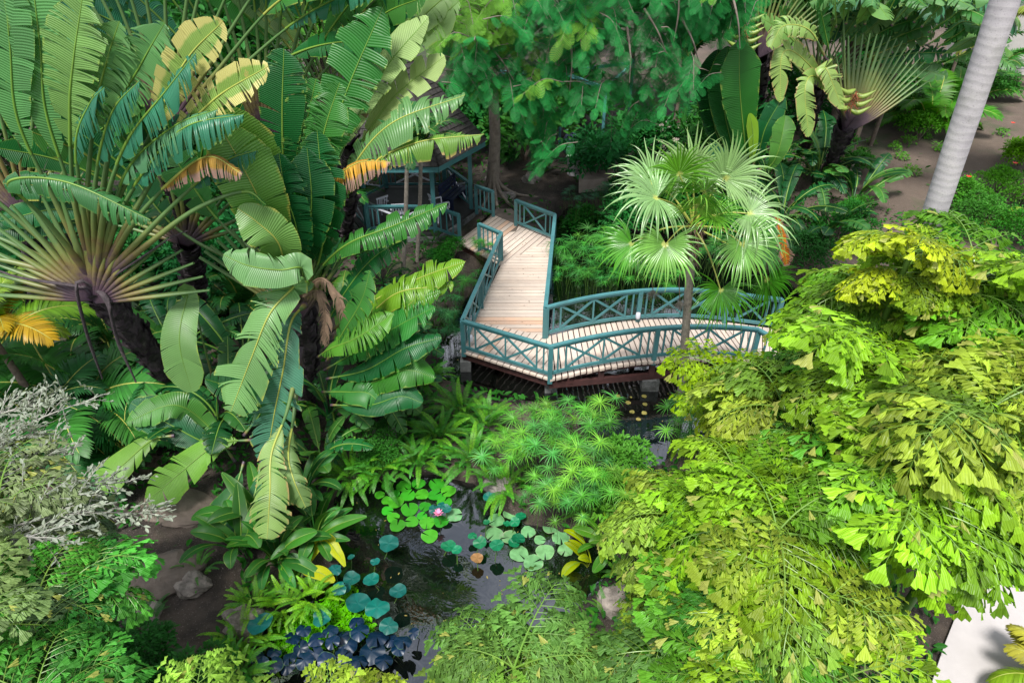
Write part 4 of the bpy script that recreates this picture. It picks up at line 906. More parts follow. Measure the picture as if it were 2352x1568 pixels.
# centre traveller's palm
cr2 = onY(692, 715, 11.1); ba2 = onG(695, 950)
T2 = fanpalm('travellers_palm', 'tall travellers palm in the centre left with torn leaves hanging over its front', ba2, cr2, [.17, .17, .19, .26, .2], None, 2); O = ba2; C2 = (692, 700, 11.1)
L = [
 ([C2, (670, 500, 11), (652, 375, 10.9), (648, 250, 10.9), (652, 110, 11)], .54, .42, G3, dict(tear=.6, dis=.5)),
 ([C2, (695, 520, 11), (690, 380, 10.9), (700, 300, 10.9), (726, 180, 11)], .5, .38, G2, dict(tear=.75)),
 ([C2, (705, 520, 11), (722, 420, 10.8), (745, 300, 10.8), (780, 190, 10.9)], .5, .38, G2, dict(tear=.8)),
 ([C2, (712, 520, 11.2), (740, 380, 11.3), (800, 200, 11.5), (880, 15, 11.7)], .45, .50, G2, dict(tear=.6)),
 ([C2, (718, 540, 11.3), (770, 380, 11.5), (870, 180, 11.9), (985, 38, 12.1)], .55, .46, (.3, .4, .18), dict(tear=.5, nh=(-.3, -.6, 1))),
 ([C2, (720, 560, 11.3), (780, 420, 11.5), (890, 240, 11.9), (1022, 128, 12.1)], .62, .42, (.28, .38, .17), dict(tear=.5, nh=(-.3, -.6, 1))),
 ([C2, (730, 560, 11.1), (790, 420, 11.0), (890, 290, 10.9), (1068, 218, 10.8)], .35, .44, (.11, .23, .09), dict(tear=.95, hang=.5, nh=(-.2, -.6, 1), mats=YE)),
 ([C2, (740, 560, 11), (830, 400, 10.8), (950, 330, 10.7), (1112, 308, 10.6)], .5, .34, (.12, .23, .05), dict(tear=1, hang=1.1, nh=(-.1, -.6, 1), mats=BE)),
 ([C2, (720, 560, 11), (760, 430, 10.8), (820, 375, 10.7), (897, 372, 10.6)], .4, .42, (.5, .3, .07), dict(tear=1, hang=1.8, mats=DD, nh=(0, -.4, 1))),
 ([C2, (640, 560, 10.8), (600, 420, 10.5), (555, 320, 10.4), (520, 250, 10.4)], .35, .50, (.12, .27, .06), dict(tear=.05, mats=YE, nh=(.3, -1, .4))),
 ([C2, (650, 600, 10.6), (600, 470, 10.2), (550, 370, 10.1), (500, 285, 10.1)], .3, .52, (.13, .28, .07), dict(tear=.1, mats=YE, nh=(.3, -1, .4))),
 ([C2, (660, 640, 10.5), (640, 560, 10.0), (590, 510, 9.9), (545, 478, 9.9)], .3, .38, (.13, .27, .08), dict(tear=.3, mats=YE, nh=(.3, -1, .5))),
 ([C2, (690, 600, 10.8), (680, 520, 10.5), (655, 440, 10.4), (640, 350, 10.5)], .3, .4, G3, dict(tear=.7)),
 ([C2, (702, 600, 10.9), (712, 520, 10.6), (715, 440, 10.5), (705, 340, 10.6)], .3, .42, G3, dict(tear=.5)),
 ([C2, (735, 590, 10.9), (745, 480, 10.7), (740, 420, 10.6), (728, 300, 10.7)], .3, .42, G3, dict(tear=.6)),
 ([C2, (735, 620, 10.9), (800, 560, 10.6), (900, 520, 10.5), (1028, 466, 10.4)], .3, .34, G2, dict(tear=.85, hang=.5, nh=(-.2, -.7, 1))),
 ([C2, (640, 600, 11.3), (560, 560, 11.4), (480, 480, 11.6), (380, 330, 11.8)], .6, .44, G2, dict(tear=.4)),
 ([C2, (630, 620, 11.3), (520, 590, 11.4), (400, 520, 11.5), (300, 400, 11.8)], .7, .4, G3, dict(tear=.4)),
 ([(690, 640, 10.8), (672, 662, 10.0), (620, 720, 9.6), (578, 820, 9.3), (530, 945, 9.0)], .13, .60, (.17, .31, .12), dict(tear=.93, dis=.5, hang=.14, fold=.02, mats=YE, nh=(-.2, -1, .5), shape='paddle', n=140)),
 ([(700, 700, 10.8), (668, 742, 10.0), (650, 850, 9.5), (628, 960, 9.2), (612, 1065, 9.0)], .1, .52, (.085, .22, .15), dict(tear=.95, dis=.5, hang=.15, fold=.05, mats=YE, nh=(0, -1, .35), n=110)),
 ([(692, 800, 10.2), (660, 940, 9.0), (624, 1040, 8.2), (620, 1130, 7.7), (613, 1238, 7.3)], .45, .40, (.2, .3, .1), dict(tear=.85, dis=.5, hang=.15, mats=BE, nh=(0, -1, .35))),
 ([(690, 800, 10.2), (675, 950, 9.2), (662, 1040, 8.4), (674, 1100, 8.0), (702, 1165, 7.8)], .5, .28, (.14, .22, .08), dict(tear=.8, hang=.4, mats=BE, nh=(.3, -1, .35))),
 ([(700, 640, 10.6), (690, 615, 9.9), (640, 620, 9.7), (570, 610, 9.6), (512, 585, 9.6)], .15, .34, (.14, .28, .12), dict(tear=.35, hang=.3, nh=(0, -1, .7))),
 ([(700, 640, 10.6), (706, 655, 10.2), (640, 665, 9.9), (590, 680, 9.8)], .15, .2, (.12, .25, .1), dict(tear=.9, hang=.6, nh=(0, -1, .7))),
]
for i, (pts, fr, W, col, kw) in enumerate(L): TL(T2, O, pts, fr, W, 200 + i, col, rpet=.032, rb=.07, **kw)
for i in range(18):
    a = math.radians(-50 + 85 * i / 17); ln = 2.1; p0 = cr2 + np.array((math.sin(a) * .05, -.02 - .004 * i, -.1)); mb = MB(); mb.tube(spline([p0, p0 + np.array((math.sin(a) * .7, -.05, math.cos(a) * .7)), p0 + np.array((math.sin(a) * ln, .0, math.cos(a) * ln * .95))], 12), np.linspace(.08, .04, 12), 6, 0, flat=.6); part('leaf_base', mb, FANPET, T2, O)
for i, pts in enumerate(([(705, 660, 10.6), (740, 640, 10.3), (775, 680, 10.2), (800, 760, 10.2)], [(700, 680, 10.6), (730, 670, 10.3), (745, 720, 10.2), (742, 790, 10.2)], [(640, 600, 10.7), (620, 640, 10.4), (625, 700, 10.3)])):
    TL(T2, O, pts, .1, .3, 260 + i, (.3, .21, .15), mats=[OLDLEAF, OLDLEAF, OLDLEAF], tear=1, hang=1.9, nh=(0, -.4, 1), name='dead_leaf')

# back rows of the same palms, leaves fanning upright
def auto_fan(label, cpx, base_px, n, plen, blen, a0, a1, W, seed, cols, plane=0.0, tear=.72, name='travellers_palm', tr=(.15, .15, .17, .2, .16)):
    rng = random.Random(seed); c = onY(*cpx); b = np.array((c[0] + rng.uniform(-.2, .2), c[1] + rng.uniform(0, .5), 0)) if base_px is None else onG(*base_px); b[2] = gz(b[0], b[1])
    t = fanpalm(name, label, b, c, list(tr), None, seed); ax = np.array((math.cos(plane), math.sin(plane), 0)); nrm = np.array((math.sin(plane), -math.cos(plane), 0))
    for i in range(n):
        a = math.radians(a0 + (a1 - a0) * (i + rng.uniform(-.25, .25)) / max(1, n - 1)); pl = plen * rng.uniform(.85, 1.1); bl = blen * rng.uniform(.85, 1.15); d = ax * math.sin(a) + np.array((0, 0, math.cos(a))); fwd = nrm * rng.uniform(.02, .3)
        tipd = nz(d + nrm * rng.uniform(.1, .6) - np.array((0, 0, .25 * abs(math.sin(a)) + rng.uniform(0, .3))))
        P = [c, c + d * pl * .5, c + d * pl + fwd * .3, c + d * pl + fwd * .5 + nz(d + tipd) * bl * .5, c + d * pl + fwd * .6 + nz(d + tipd) * bl * .5 + tipd * bl * .5]
        tr_ = rng.random() < .35; h = rng.choice((0.0, .1, .3, 1.3 if tr_ else .2)); col = rng.choice(cols); f = rng.uniform(.8, 1.25)
        big_leaf(t, b, P, pl / (pl + bl), W * rng.uniform(.85, 1.1), nh=nrm + np.array((0, 0, .5 + h)), mats=YE if rng.random() < .18 else [L_BANANA, RIB, FANPET], color=tuple(x * f for x in col), seed=seed * 31 + i, rpet=.03, rb=.06, tear=min(1, tear + (.4 if h > .25 else 0)), hang=h, n=44)
    return t
gcols = (G1, G2, G3, BLUEG_)
auto_fan('travellers palm with very long green petioles behind the upper left fan', (385, 300, 12.6), (420, 640), 21, 2.9, 2.1, -70, 62, .34, 11, gcols)
auto_fan('travellers palm at the far left edge behind the big fan', (60, 500, 12.5), (80, 760), 15, 2.6, 2.1, -60, 60, .34, 12, gcols)
auto_fan('travellers palm with glossy dark leaves at the top left of centre', (610, 330, 13.2), (620, 640), 19, 2.5, 2.1, -60, 50, .34, 13, (G2, G3, BLUEG_, G3))
auto_fan('travellers palm with pale wind-torn leaves at the top centre', (800, 330, 13.8), (790, 560), 16, 2.2, 2.1, -30, 36, .33, 14, ((.2, .31, .14), (.16, .28, .13), G2, BLUEG_), tear=.6)
auto_fan('travellers palm low behind the crown of the left fan', (430, 560, 12.2), (450, 760), 15, 1.6, 1.9, -75, 75, .3, 15, (G2, G3, DK), tear=.3)
# right-hand travellers palms
T4 = auto_fan('travellers palm with an orange-based fan leaning right above the bare slope', (1945, 285, 22.2), (1888, 420), 3, 3.0, 1.8, -40, -15, .36, 21, ((.13, .26, .08), G2), tear=.9, tr=(.16, .16, .18, .3, .3))
c4 = onY(1945, 285, 22.2); b4 = np.array(T4.location); rng = random.Random(9)
for i in range(20):
    a = math.radians(-25 + 80 * i / 19); ln = 2.9; mb = MB(); p0 = c4 + np.array((0, -.02 - .006 * i, -.2)); mb.tube(spline([p0, p0 + np.array((math.sin(a) * 1.0, -.1, math.cos(a) * 1.0)), p0 + np.array((math.sin(a) * ln, .2, math.cos(a) * ln))], 14), np.linspace(.13, .022, 14), 6, 0, flat=.5); part('leaf_base', mb, FANPET, T4, b4)
for i in range(15):
    a = math.radians(-20 + 75 * i / 14); ln = 3.0 * rng.uniform(.95, 1.1); p0 = c4 + np.array((math.sin(a) * ln, .2, math.cos(a) * ln)); d = nz((math.sin(a) + rng.uniform(-.2, .2), -rng.uniform(.2, .8), math.cos(a) * .8)); q = p0 + d * 1.1; e = q + nz(d + np.array((0, 0, -.9))) * 1.1
    big_leaf(T4, b4, [p0, (p0 + q) / 2 + (0, 0, .05), q, e], .05, .38, nh=(0, -.5, 1), color=rng.choice((G1, G2, G3, (.13, .26, .08))), seed=900 + i, rpet=.03, tear=rng.choice((.5, .9, 1)), hang=rng.choice((.3, .8, 1.3)), n=44)
for i, (pts, W, kw) in enumerate([([(1945, 270, 22), (1860, 150, 21), (1800, 120, 20.6), (1792, 235, 20.3)], .36, dict(tear=.8)), ([(1945, 270, 22), (1880, 180, 21), (1850, 200, 20.4), (1858, 315, 20.1)], .36, dict(tear=.85)), ([(1945, 275, 22), (1900, 180, 21), (1900, 160, 20.6), (1935, 250, 20.3)], .36, dict(tear=.9)), ([(1900, 140, 21), (1860, 70, 20.6), (1800, 60, 20.4), (1770, 110, 20.2)], .4, dict(tear=.95, hang=.6))]):
    TL(T4, b4, pts, .3, W, 930 + i, (.22, .33, .1), mats=BE, nh=(0, -1, .6), **kw)
auto_fan('travellers palm with a dense tangle of torn leaves between the two right-hand fans', (1880, 200, 25.5), (1850, 340), 20, 1.7, 2.2, -55, 70, .36, 23, (G2, G3, (.12, .25, .08), G1), tear=.85)
T5 = auto_fan('travellers palm with seed bunches behind the feathery tree at the upper right', (1745, 130, 25), (1745, 265), 16, 3.0, 2.0, -15, 62, .36, 22, (G2, G3, BLUEG_, (.12, .24, .08)), tear=.7, tr=(.17, .17, .2, .28, .28))
for q in (onY(1712, 60, 23.6), onY(1712, 30, 23.7), onY(1965, 205, 21.6)):
    t = thing('seed_bunch', 'pointed green bracts with rusty tufts on a travellers palm', 'seed pod', q, 'seed bunches on the right-hand palms'); mb = MB()
    for k in range(6):
        s = 1 if k % 2 else -1; z = -.12 * k; mb.tube(spline([(0, 0, z), (s * .25, -.08, z - .08), (s * .6, -.1, z + .12)], 8), [.03, .07, .09, .085, .07, .05, .03, .004], 6)
    part('bract', mb, L_PAD, t, color=(.25, .33, .09)); mb = MB(); rr = random.Random(4)
    for k in range(40): a = rr.uniform(0, 6.28); mb.tube([(0, -.1, -.1 * rr.random() * 5), (.2 * math.cos(a), -.15 + .1 * math.sin(a), -.1 - rr.random() * .6)], [.012, .004], 3)
    part('tuft', mb, plain_mat('rusty_fibre', (.25, .08, .03), .8), t)
seeds = [o for o in COL.objects if o.name.startswith('seed_bunch')]
seeds[0]['label'] = 'lower bunch of green bracts with rusty tufts at the top, right of the feathery tree'; seeds[1]['label'] = 'upper bunch of green bracts with rusty tufts at the top edge'; seeds[2]['label'] = 'green bracts with a rusty tuft inside the orange-based leaf fan'

# the big plain paddle leaves in front of the back right palm
t = thing('banana_plant', 'banana plant with tall dark glossy paddle leaves right of the feathery tree', 'banana plant', onG(1720, 380)); O = np.array(t.location)
for i, (pts, W, tear, c) in enumerate([([(1715, 380, 20.4), (1712, 340, 20.2), (1700, 210, 20), (1698, 95, 20)], .62, .12, (.03, .14, .035)), ([(1700, 390, 20.8), (1680, 330, 20.6), (1660, 220, 20.6), (1672, 105, 20.7)], .5, .1, (.03, .13, .035)), ([(1690, 400, 21), (1650, 320, 21), (1628, 200, 21), (1650, 112, 21.1)], .45, .3, DK), ([(1730, 380, 20.6), (1745, 340, 20.4), (1760, 290, 20.3), (1800, 220, 20.4)], .35, .3, G3), ([(1740, 390, 20), (1770, 380, 19.8), (1790, 340, 19.7), (1805, 265, 19.9)], .36, .15, (.09, .22, .05)), ([(1700, 390, 20.4), (1670, 400, 20), (1650, 380, 19.8), (1640, 330, 19.8)], .35, .1, (.02, .1, .05)), ([(1720, 385, 20.2), (1730, 340, 20), (1728, 290, 20), (1722, 260, 20)], .18, 0, (.2, .34, .05))]):
    big_leaf(t, O, S(pts), .12, W, color=c, seed=950 + i, tear=tear, nh=(0, -1, .3), rpet=.03)

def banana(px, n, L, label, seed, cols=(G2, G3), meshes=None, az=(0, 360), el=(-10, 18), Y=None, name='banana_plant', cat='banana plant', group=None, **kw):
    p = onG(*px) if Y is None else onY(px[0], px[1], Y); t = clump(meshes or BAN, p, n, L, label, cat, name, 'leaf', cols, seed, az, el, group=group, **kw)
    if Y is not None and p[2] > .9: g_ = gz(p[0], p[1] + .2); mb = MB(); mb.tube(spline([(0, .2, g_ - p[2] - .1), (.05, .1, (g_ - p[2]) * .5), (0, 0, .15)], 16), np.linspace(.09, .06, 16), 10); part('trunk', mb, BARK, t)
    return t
# below the right fan
banana((1870, 430), 13, 2.7, 'banana plant with broad dark leaves around the leaning shaggy trunk', 31, (G3, (.05, .15, .04), DK))
banana((1800, 400), 11, 2.6, 'banana plant between the glossy paddle leaves and the right fan', 32, (G2, G3))
banana((1960, 470), 10, 2.2, 'banana plant with torn leaves spreading beside the bird statue', 33, (G3, (.06, .17, .04)))
banana((1890, 560), 11, 2.1, 'low banana plant behind the fan palm and the yellow-green mass', 34, (G3, (.05, .15, .04), DK))
banana((1790, 520), 10, 2.2, 'banana plant half hidden right of the silvery fan palm', 35, (G3, DK))
banana((1760, 430), 10, 2.0, 'banana plant above the silvery fan palm crown', 36, (G3, DK, (.09, .2, .05)))
t = thing('fallen_frond', 'orange-brown dead leaf hanging beside the fan palm', 'leaf', onY(1785, 500, 14)); big_leaf(t, onY(1785, 500, 14), S([(1778, 480, 14), (1792, 520, 13.8), (1800, 560, 13.7), (1808, 610, 13.7)]), .02, .22, color=(.55, .22, .05), mats=[L_DEAD, RIBY, OLDLEAF], seed=8, tear=.95, nh=(0, -1, .2))
# centre-left broad leaves over the pond
banana((800, 830), 14, 2.5, 'broad-leaved clump with torn leaves arching right toward the deck corner', 41, (G2, (.1, .24, .04), G3), meshes=BAN + BANY, az=(-70, 110))
banana((860, 930), 13, 1.9, 'broad-leaved clump with leaves dipping to the dark water left of the bridge', 42, (G3, G2, (.05, .17, .04)), az=(-110, 90))
banana((740, 690), 11, 1.9, 'broad-leaved clump behind the dead leaf of the centre palm', 43, (G2, G3), meshes=BAN + BANY, az=(-40, 130))
banana((880, 800), 11, 1.8, 'broad-leaved clump nearest the boardwalk rail at left', 44, ((.09, .22, .035), G3), meshes=BAN + BANY, az=(-90, 100))
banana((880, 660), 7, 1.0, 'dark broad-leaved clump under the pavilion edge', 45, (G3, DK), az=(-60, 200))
for i, pts in enumerate([([(760, 760, 11), (860, 690, 10.6), (960, 640, 10.4), (1070, 600, 10.2)]), ([(760, 780, 11), (850, 720, 10.5), (920, 670, 10.3), (1042, 655, 10.2)]), ([(770, 800, 10.8), (850, 770, 10.4), (900, 735, 10.2), (950, 690, 10.1)])]):
    if i == 0: tt = thing('banana_plant', 'three long yellow-green torn leaves reaching toward the boardwalk', 'banana plant', onG(760, 800)); OO = np.array(tt.location)
    big_leaf(tt, OO, S(pts), .15, .34, color=((.16, .29, .045), (.13, .27, .04), (.1, .23, .05))[i], mats=YE, seed=970 + i, tear=.85, hang=.35, nh=(-.1, -.7, 1))
t = thing('banana_plant', 'broad-leaved plant with long torn leaves fanning right beside the centre palm trunk', 'banana plant', onG(760, 900)); O = np.array(t.location)
for i, (pts, W, c) in enumerate([([(740, 760, 10.9), (800, 660, 10.8), (860, 590, 10.8), (935, 545, 10.8)], .3, G3), ([(745, 800, 10.7), (830, 740, 10.4), (920, 700, 10.2), (1012, 668, 10.1)], .32, (.055, .18, .03)), ([(745, 850, 10.5), (830, 800, 10.1), (920, 745, 9.9), (1000, 705, 9.8)], .34, G2), ([(750, 870, 10.3), (840, 850, 9.9), (930, 800, 9.7), (1015, 775, 9.7)], .32, G3),
    ([(755, 900, 10.2), (850, 880, 9.8), (930, 850, 9.6), (1000, 868, 9.6)], .32, (.05, .17, .03)), ([(750, 830, 10.4), (790, 760, 10.0), (830, 690, 9.9), (850, 620, 10)], .3, G2), ([(740, 900, 10.2), (800, 900, 9.8), (850, 905, 9.6), (885, 950, 9.4)], .3, G2), ([(730, 820, 10.2), (760, 800, 9.8), (820, 775, 9.6), (905, 720, 9.6)], .3, (.08, .22, .04)), ([(760, 930, 9.9), (850, 930, 9.5), (920, 910, 9.4), (970, 925, 9.3)], .28, G3)]):
    big_leaf(t, O, S(pts), .12, W, color=c, seed=1500 + i, tear=(.9, .8, 1, .5, .3, .9, .6, 1, .2)[i], dis=.8, hang=.25, nh=(-.2, -.8, 1), rpet=.02)
# lower left broad leaves
t = thing('banana_plant', 'low banana plant with one big light green torn leaf over the bare soil', 'banana plant', onG(590, 1040)); O = np.array(t.location)
for i, (pts, W, tear, c) in enumerate([([(580, 1010, 9.4), (500, 1020, 9.2), (420, 1080, 8.8), (338, 1152, 8.3)], .42, .45, (.15, .31, .06)), ([(540, 1030, 9.6), (480, 1020, 9.5), (400, 980, 9.5), (300, 925, 9.7)], .38, .1, (.02, .1, .04)), ([(400, 1000, 9.2), (350, 1010, 9.1), (290, 1060, 8.9), (225, 1120, 8.6)], .36, .6, (.13, .27, .06)), ([(540, 1060, 9.4), (480, 980, 9.8), (400, 930, 9.7), (290, 970, 9.4)], .3, .5, (.08, .2, .05)), ([(560, 1060, 9), (540, 1120, 8.6), (500, 1180, 8.3), (468, 1235, 8)], .28, .15, (.03, .13, .04)), ([(600, 1060, 9), (580, 1150, 8.4), (540, 1220, 8), (505, 1290, 7.8)], .32, .05, (.02, .1, .035)), ([(560, 1000, 9.6), (600, 940, 9.8), (560, 900, 9.8), (470, 870, 9.6)], .3, .4, G3)]):
    big_leaf(t, O, S(pts), .12, W, color=c, seed=980 + i, tear=tear, nh=(0, -.7, 1), rpet=.025, droop=.15)
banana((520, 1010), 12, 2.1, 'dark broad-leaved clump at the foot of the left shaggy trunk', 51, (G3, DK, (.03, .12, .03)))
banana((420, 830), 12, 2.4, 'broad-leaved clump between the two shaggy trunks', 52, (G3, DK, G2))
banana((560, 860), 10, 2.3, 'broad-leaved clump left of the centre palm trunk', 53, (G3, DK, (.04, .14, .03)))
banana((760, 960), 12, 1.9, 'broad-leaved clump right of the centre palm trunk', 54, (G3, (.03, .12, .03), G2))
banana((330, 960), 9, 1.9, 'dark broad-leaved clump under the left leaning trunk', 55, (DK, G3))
banana((740, 1080), 10, 1.6, 'broad-leaved clump at the corner of the lily pond', 56, (G3, (.03, .12, .03), (.06, .18, .04)))
t = thing('banana_plant', 'pale round-tipped leaf on a long bare stalk between the trunks', 'banana plant', onG(500, 960)); O = np.array(t.location)
big_leaf(t, O, S([(505, 930, 10.4), (470, 800, 10.6), (440, 680, 10.8), (425, 700, 10.4), (412, 790, 10.0), (440, 900, 9.8)]), .45, .42, color=(.15, .27, .1), seed=991, tear=.08, nh=(0, -1, .3), rpet=.02)
# paddle / bird's nest leaves by the water
def nest(px, n, L, label, seed, cols=((.045, .17, .03), (.035, .14, .03)), meshes=None, **kw): return banana(px, n, L, label, seed, cols, meshes or NEST + PADDLE, name='birdsnest_fern', cat='fern', el=(-5, 20), **kw)
nest((640, 1290), 20, 1.05, 'glossy strap-leaved fern below the hanging brown-edged leaf', 61, az=(0, 360)); nest((725, 1240), 16, 1.0, 'glossy strap-leaved fern at the water edge right of the hanging leaf', 62)
nest((600, 1200), 14, 1.2, 'glossy strap-leaved fern behind the tip of the hanging leaf', 63); nest((700, 1150), 14, 1.2, 'dark strap-leaved fern between the broad leaves and the lily pond', 64, ((.03, .12, .03),)); nest((560, 1270), 12, 1.1, 'strap-leaved fern left of the hanging leaf over bare soil', 65)
nest((1250, 400), 9, .9, 'dark strap-leaved plant left of the white urn', 66, ((.02, .08, .03),)); nest((1400, 1265), 9, .75, 'strap-leaved fern with yellow-green leaves at the right pond edge', 67, ((.2, .33, .04), (.07, .2, .03)), az=(90, 300)); nest((1360, 1300), 5, .8, 'single bright yellow-green leaf cluster over the pale lily pads', 68, ((.33, .42, .04),), az=(140, 230))
t = thing('yellow_leaf_plant', 'bright yellow-green scalloped leaf beside the lotus leaves', 'plant', onG(700, 1330)); O = np.array(t.location); big_leaf(t, O, [onZ(690, 1330, .4), onZ(700, 1312, .6), onZ(735, 1315, .65), onZ(768, 1335, .55)], .2, .13, color=(.42, .46, .04), seed=5, tear=0, nh=(0, -.3, 1), rpet=.012, shape='lance'); big_leaf(t, O, [onZ(690, 1330, .4), onZ(740, 1240, .6), onZ(775, 1270, .6), onZ(792, 1300, .5)], .2, .12, color=(.38, .44, .04), seed=6, tear=0, nh=(0, -.3, 1), rpet=.012, shape='lance')

# ------------------------------------------------------------------ silvery fan palm in front of the bridge
bs = onG(1556, 1015); cw = onY(1590, 560, 10.7)
fp = thing('fan_palm', 'slender fan palm with silvery drooping fan leaves in front of the bridge', 'palm tree', bs); mb = MB(); PP = spline([bs, onY(1572, 800, 10.68), cw], 40); rr = np.interp(np.linspace(0, 1, 40), [0, .1, .8, 1], [.1, .085, .075, .09]) * (1 + .03 * np.sin(np.arange(40) * 2.4)); mb.tube(PP, rr, 12); part('trunk', mb, THINBARK, fp, bs)
def fan_leaf(parent, O, hub, axis, normal, s, seed, col, crown, droop=1.0, split=.5):
    x = nz(axis); z = nz(np.array(normal) - x * (x @ np.array(normal))); y = np.cross(z, x); R = np.stack([x, y, z], 1); g = R.T @ np.array((0, 0, -1.0))
    M = Matrix(((x[0], y[0], z[0], hub[0] - O[0]), (x[1], y[1], z[1], hub[1] - O[1]), (x[2], y[2], z[2], hub[2] - O[2]), (0, 0, 0, 1))) @ Matrix.Scale(s, 4)
    put('leaf', fan_leaf_mesh('fan_leaf', seed, droop=droop, split=split, gdir=g, span=138), parent, M=M, color=col); mb = MB(); mid = (crown + hub) / 2 + np.array((0, 0, .12)); mb.tube(spline([crown, mid, hub, hub + x * .1 * s], 14), np.linspace(.022, .01, 14), 5); part('petiole', mb, RIBY, parent, O)
crn = onY(1592, 520, 10.7); SILV = (.2, .33, .14); SG = (.09, .25, .04); DG = (.045, .16, .025)
for i, (hx, hy, hY, ax, nr, s, dr, c) in enumerate([
    (1508, 455, 10.2, (-.9, -.3, .1), (-.25, -.75, .9), .92, 1.1, SILV), (1618, 440, 10.1, (.1, -.5, .5), (0, -.9, .6), .85, 1.0, SG), (1590, 400, 10.9, (-.15, .3, 1), (-.15, -.8, .3), .85, .8, SILV), (1665, 410, 10.7, (.45, .1, .8), (.1, -.9, .4), .85, .8, (.24, .37, .16)),
    (1720, 490, 10.4, (.95, -.2, .0), (.2, -.7, .9), .92, 1.3, SILV), (1705, 560, 10.0, (.4, -.4, -.7), (.1, -.9, .6), .82, 1.1, (.13, .28, .07)), (1530, 560, 9.9, (-.15, -.4, -.8), (-.1, -.9, .6), .8, 1.1, (.14, .29, .07)), (1452, 560, 10.3, (-.5, -.2, -.8), (-.5, -.8, .5), .72, 1.4, SG),
    (1655, 665, 10.0, (.05, -.3, -1), (.05, -.95, .4), .8, 1.2, DG), (1760, 640, 10.6, (.3, 0, -1), (.2, -.9, .5), .75, 1.2, DG), (1500, 420, 10.9, (-.8, .2, .5), (-.3, -.6, .8), .8, 1.0, SILV), (1560, 400, 10.6, (-.35, 0, .9), (-.2, -1, .4), .7, 1.0, SG), (1600, 470, 9.8, (.1, -.4, .7), (0, -.9, .5), .6, 1.0, (.12, .27, .05)), (1640, 495, 9.9, (.3, -.8, -.1), (.1, -.7, .9), .65, 1.2, SG), (1745, 560, 10.8, (.8, .1, -.6), (.3, -.6, .8), .8, 1.4, DG)]):
    fan_leaf(fp, bs, onY(hx, hy, hY), np.array(ax, float), np.array(nr, float), s, 120 + i, c, crn, dr, .42 + .03 * (i % 4))
DEADFAN = fan_leaf_mesh('dead_fan_leaf', 140, nseg=30, droop=2.5, split=.2, span=60, mats=[plain_mat('dead_fan_leaf', (.17, .15, .13), .85, .4, 12)])
for (x, y) in ((1500, 665), (1562, 690)):
    h = onY(x, y, 10.5); M = Matrix(((0, 1, 0, h[0] - bs[0]), (0, 0, -1, h[1] - bs[1]), (-1, 0, 0, h[2] - bs[2]), (0, 0, 0, 1))) @ Matrix.Scale(.62, 4); put('dead_leaf', DEADFAN, fp, M=M); mb = MB(); mb.tube(spline([cw, onY(x, y - 60, 10.55), h], 8), .008, 4); part('petiole', mb, OLDLEAF, fp, bs)
mb = MB(); rng = random.Random(3)
for k in range(120): a = rng.uniform(0, 6.28); z = rng.uniform(-.35, .35); mb.tube([cw + np.array((.08 * math.cos(a), .08 * math.sin(a), z)), cw + np.array((.2 * math.cos(a), .2 * math.sin(a), z + rng.uniform(-.2, .25)))], [.02, .004], 3)
part('crown_fibre', mb, OLDLEAF, fp, bs)
# slender twin trunks in front of the pavilion
for i, (x0, y0, x1, y1, lab) in enumerate(((925, 640, 935, 350, 'left one of two slender grey palm trunks before the pavilion'), (958, 600, 967, 340, 'right one of two slender grey palm trunks before the pavilion'), (812, 560, 790, 470, 'thin grey palm stem left of the pavilion railing'))):
    b = onG(x0, y0); t = thing('slender_palm', lab, 'palm tree', b); mb = MB(); top = onY(x1, y1, b[1] - .15); mb.tube(spline([b, (b + top) / 2 + (.02, 0, 0), top], 30), np.linspace(.065, .05, 30) * (1 + .03 * np.sin(np.arange(30) * 2.6)), 10); part('trunk', mb, THINBARK, t, b)
    rng = random.Random(i)
    for k in range(9): put('frond', FEATH[k % 4], t, M=frame_matrix(top - b, k * .7 + i, rng.uniform(-.1, .3), 0, 1.5), color=(.03, .12, .03))
# ------------------------------------------------------------------ fishtail palms
FYEL, FGRN, FLIM, FDK, FGREY = (.3, .4, .075), (.09, .24, .04), (.22, .39, .055), (.035, .13, .03), (.3, .3, .22)
def fishtail(px, z, n, L, label, col, seed, az=(0, 360), el=(-.15, .35), dry=0.0):
    c = onZ(px[0], px[1], z); rng = random.Random(seed); b = np.array((c[0] + rng.uniform(-.3, .3), c[1] + rng.uniform(-.1, .5), 0)); b[2] = gz(b[0], b[1]); b[2] = max(b[2], 0); n = int(n * 1.35)
    t = thing('fishtail_palm', label, 'palm tree', b); mb = MB(); top = c - b - (0, 0, .3); mb.tube(spline([(0, 0, -.2), top * .5 + (.05, 0, 0), top], 20), np.linspace(.085, .04, 20), 8); part('stem', mb, STEM if not dry else THINBARK, t)
    for k in range(n):
        a = math.radians(az[0] + (az[1] - az[0]) * (k + rng.random() * .7) / n); f = rng.uniform(.72, 1.3); zz = -(k % 3) * rng.uniform(.2, .5); s = L * rng.uniform(.7, 1.1)
        cc = tuple(x * f for x in (col if rng.random() > .33 else (col[0] * .6, col[1] * .75, col[2] * .8)))
        put('frond', FISH[rng.randrange(6)], t, M=frame_matrix(top + np.array((0, 0, zz)), a, rng.uniform(*el), rng.uniform(-.3, .3), s), color=cc)
    return t
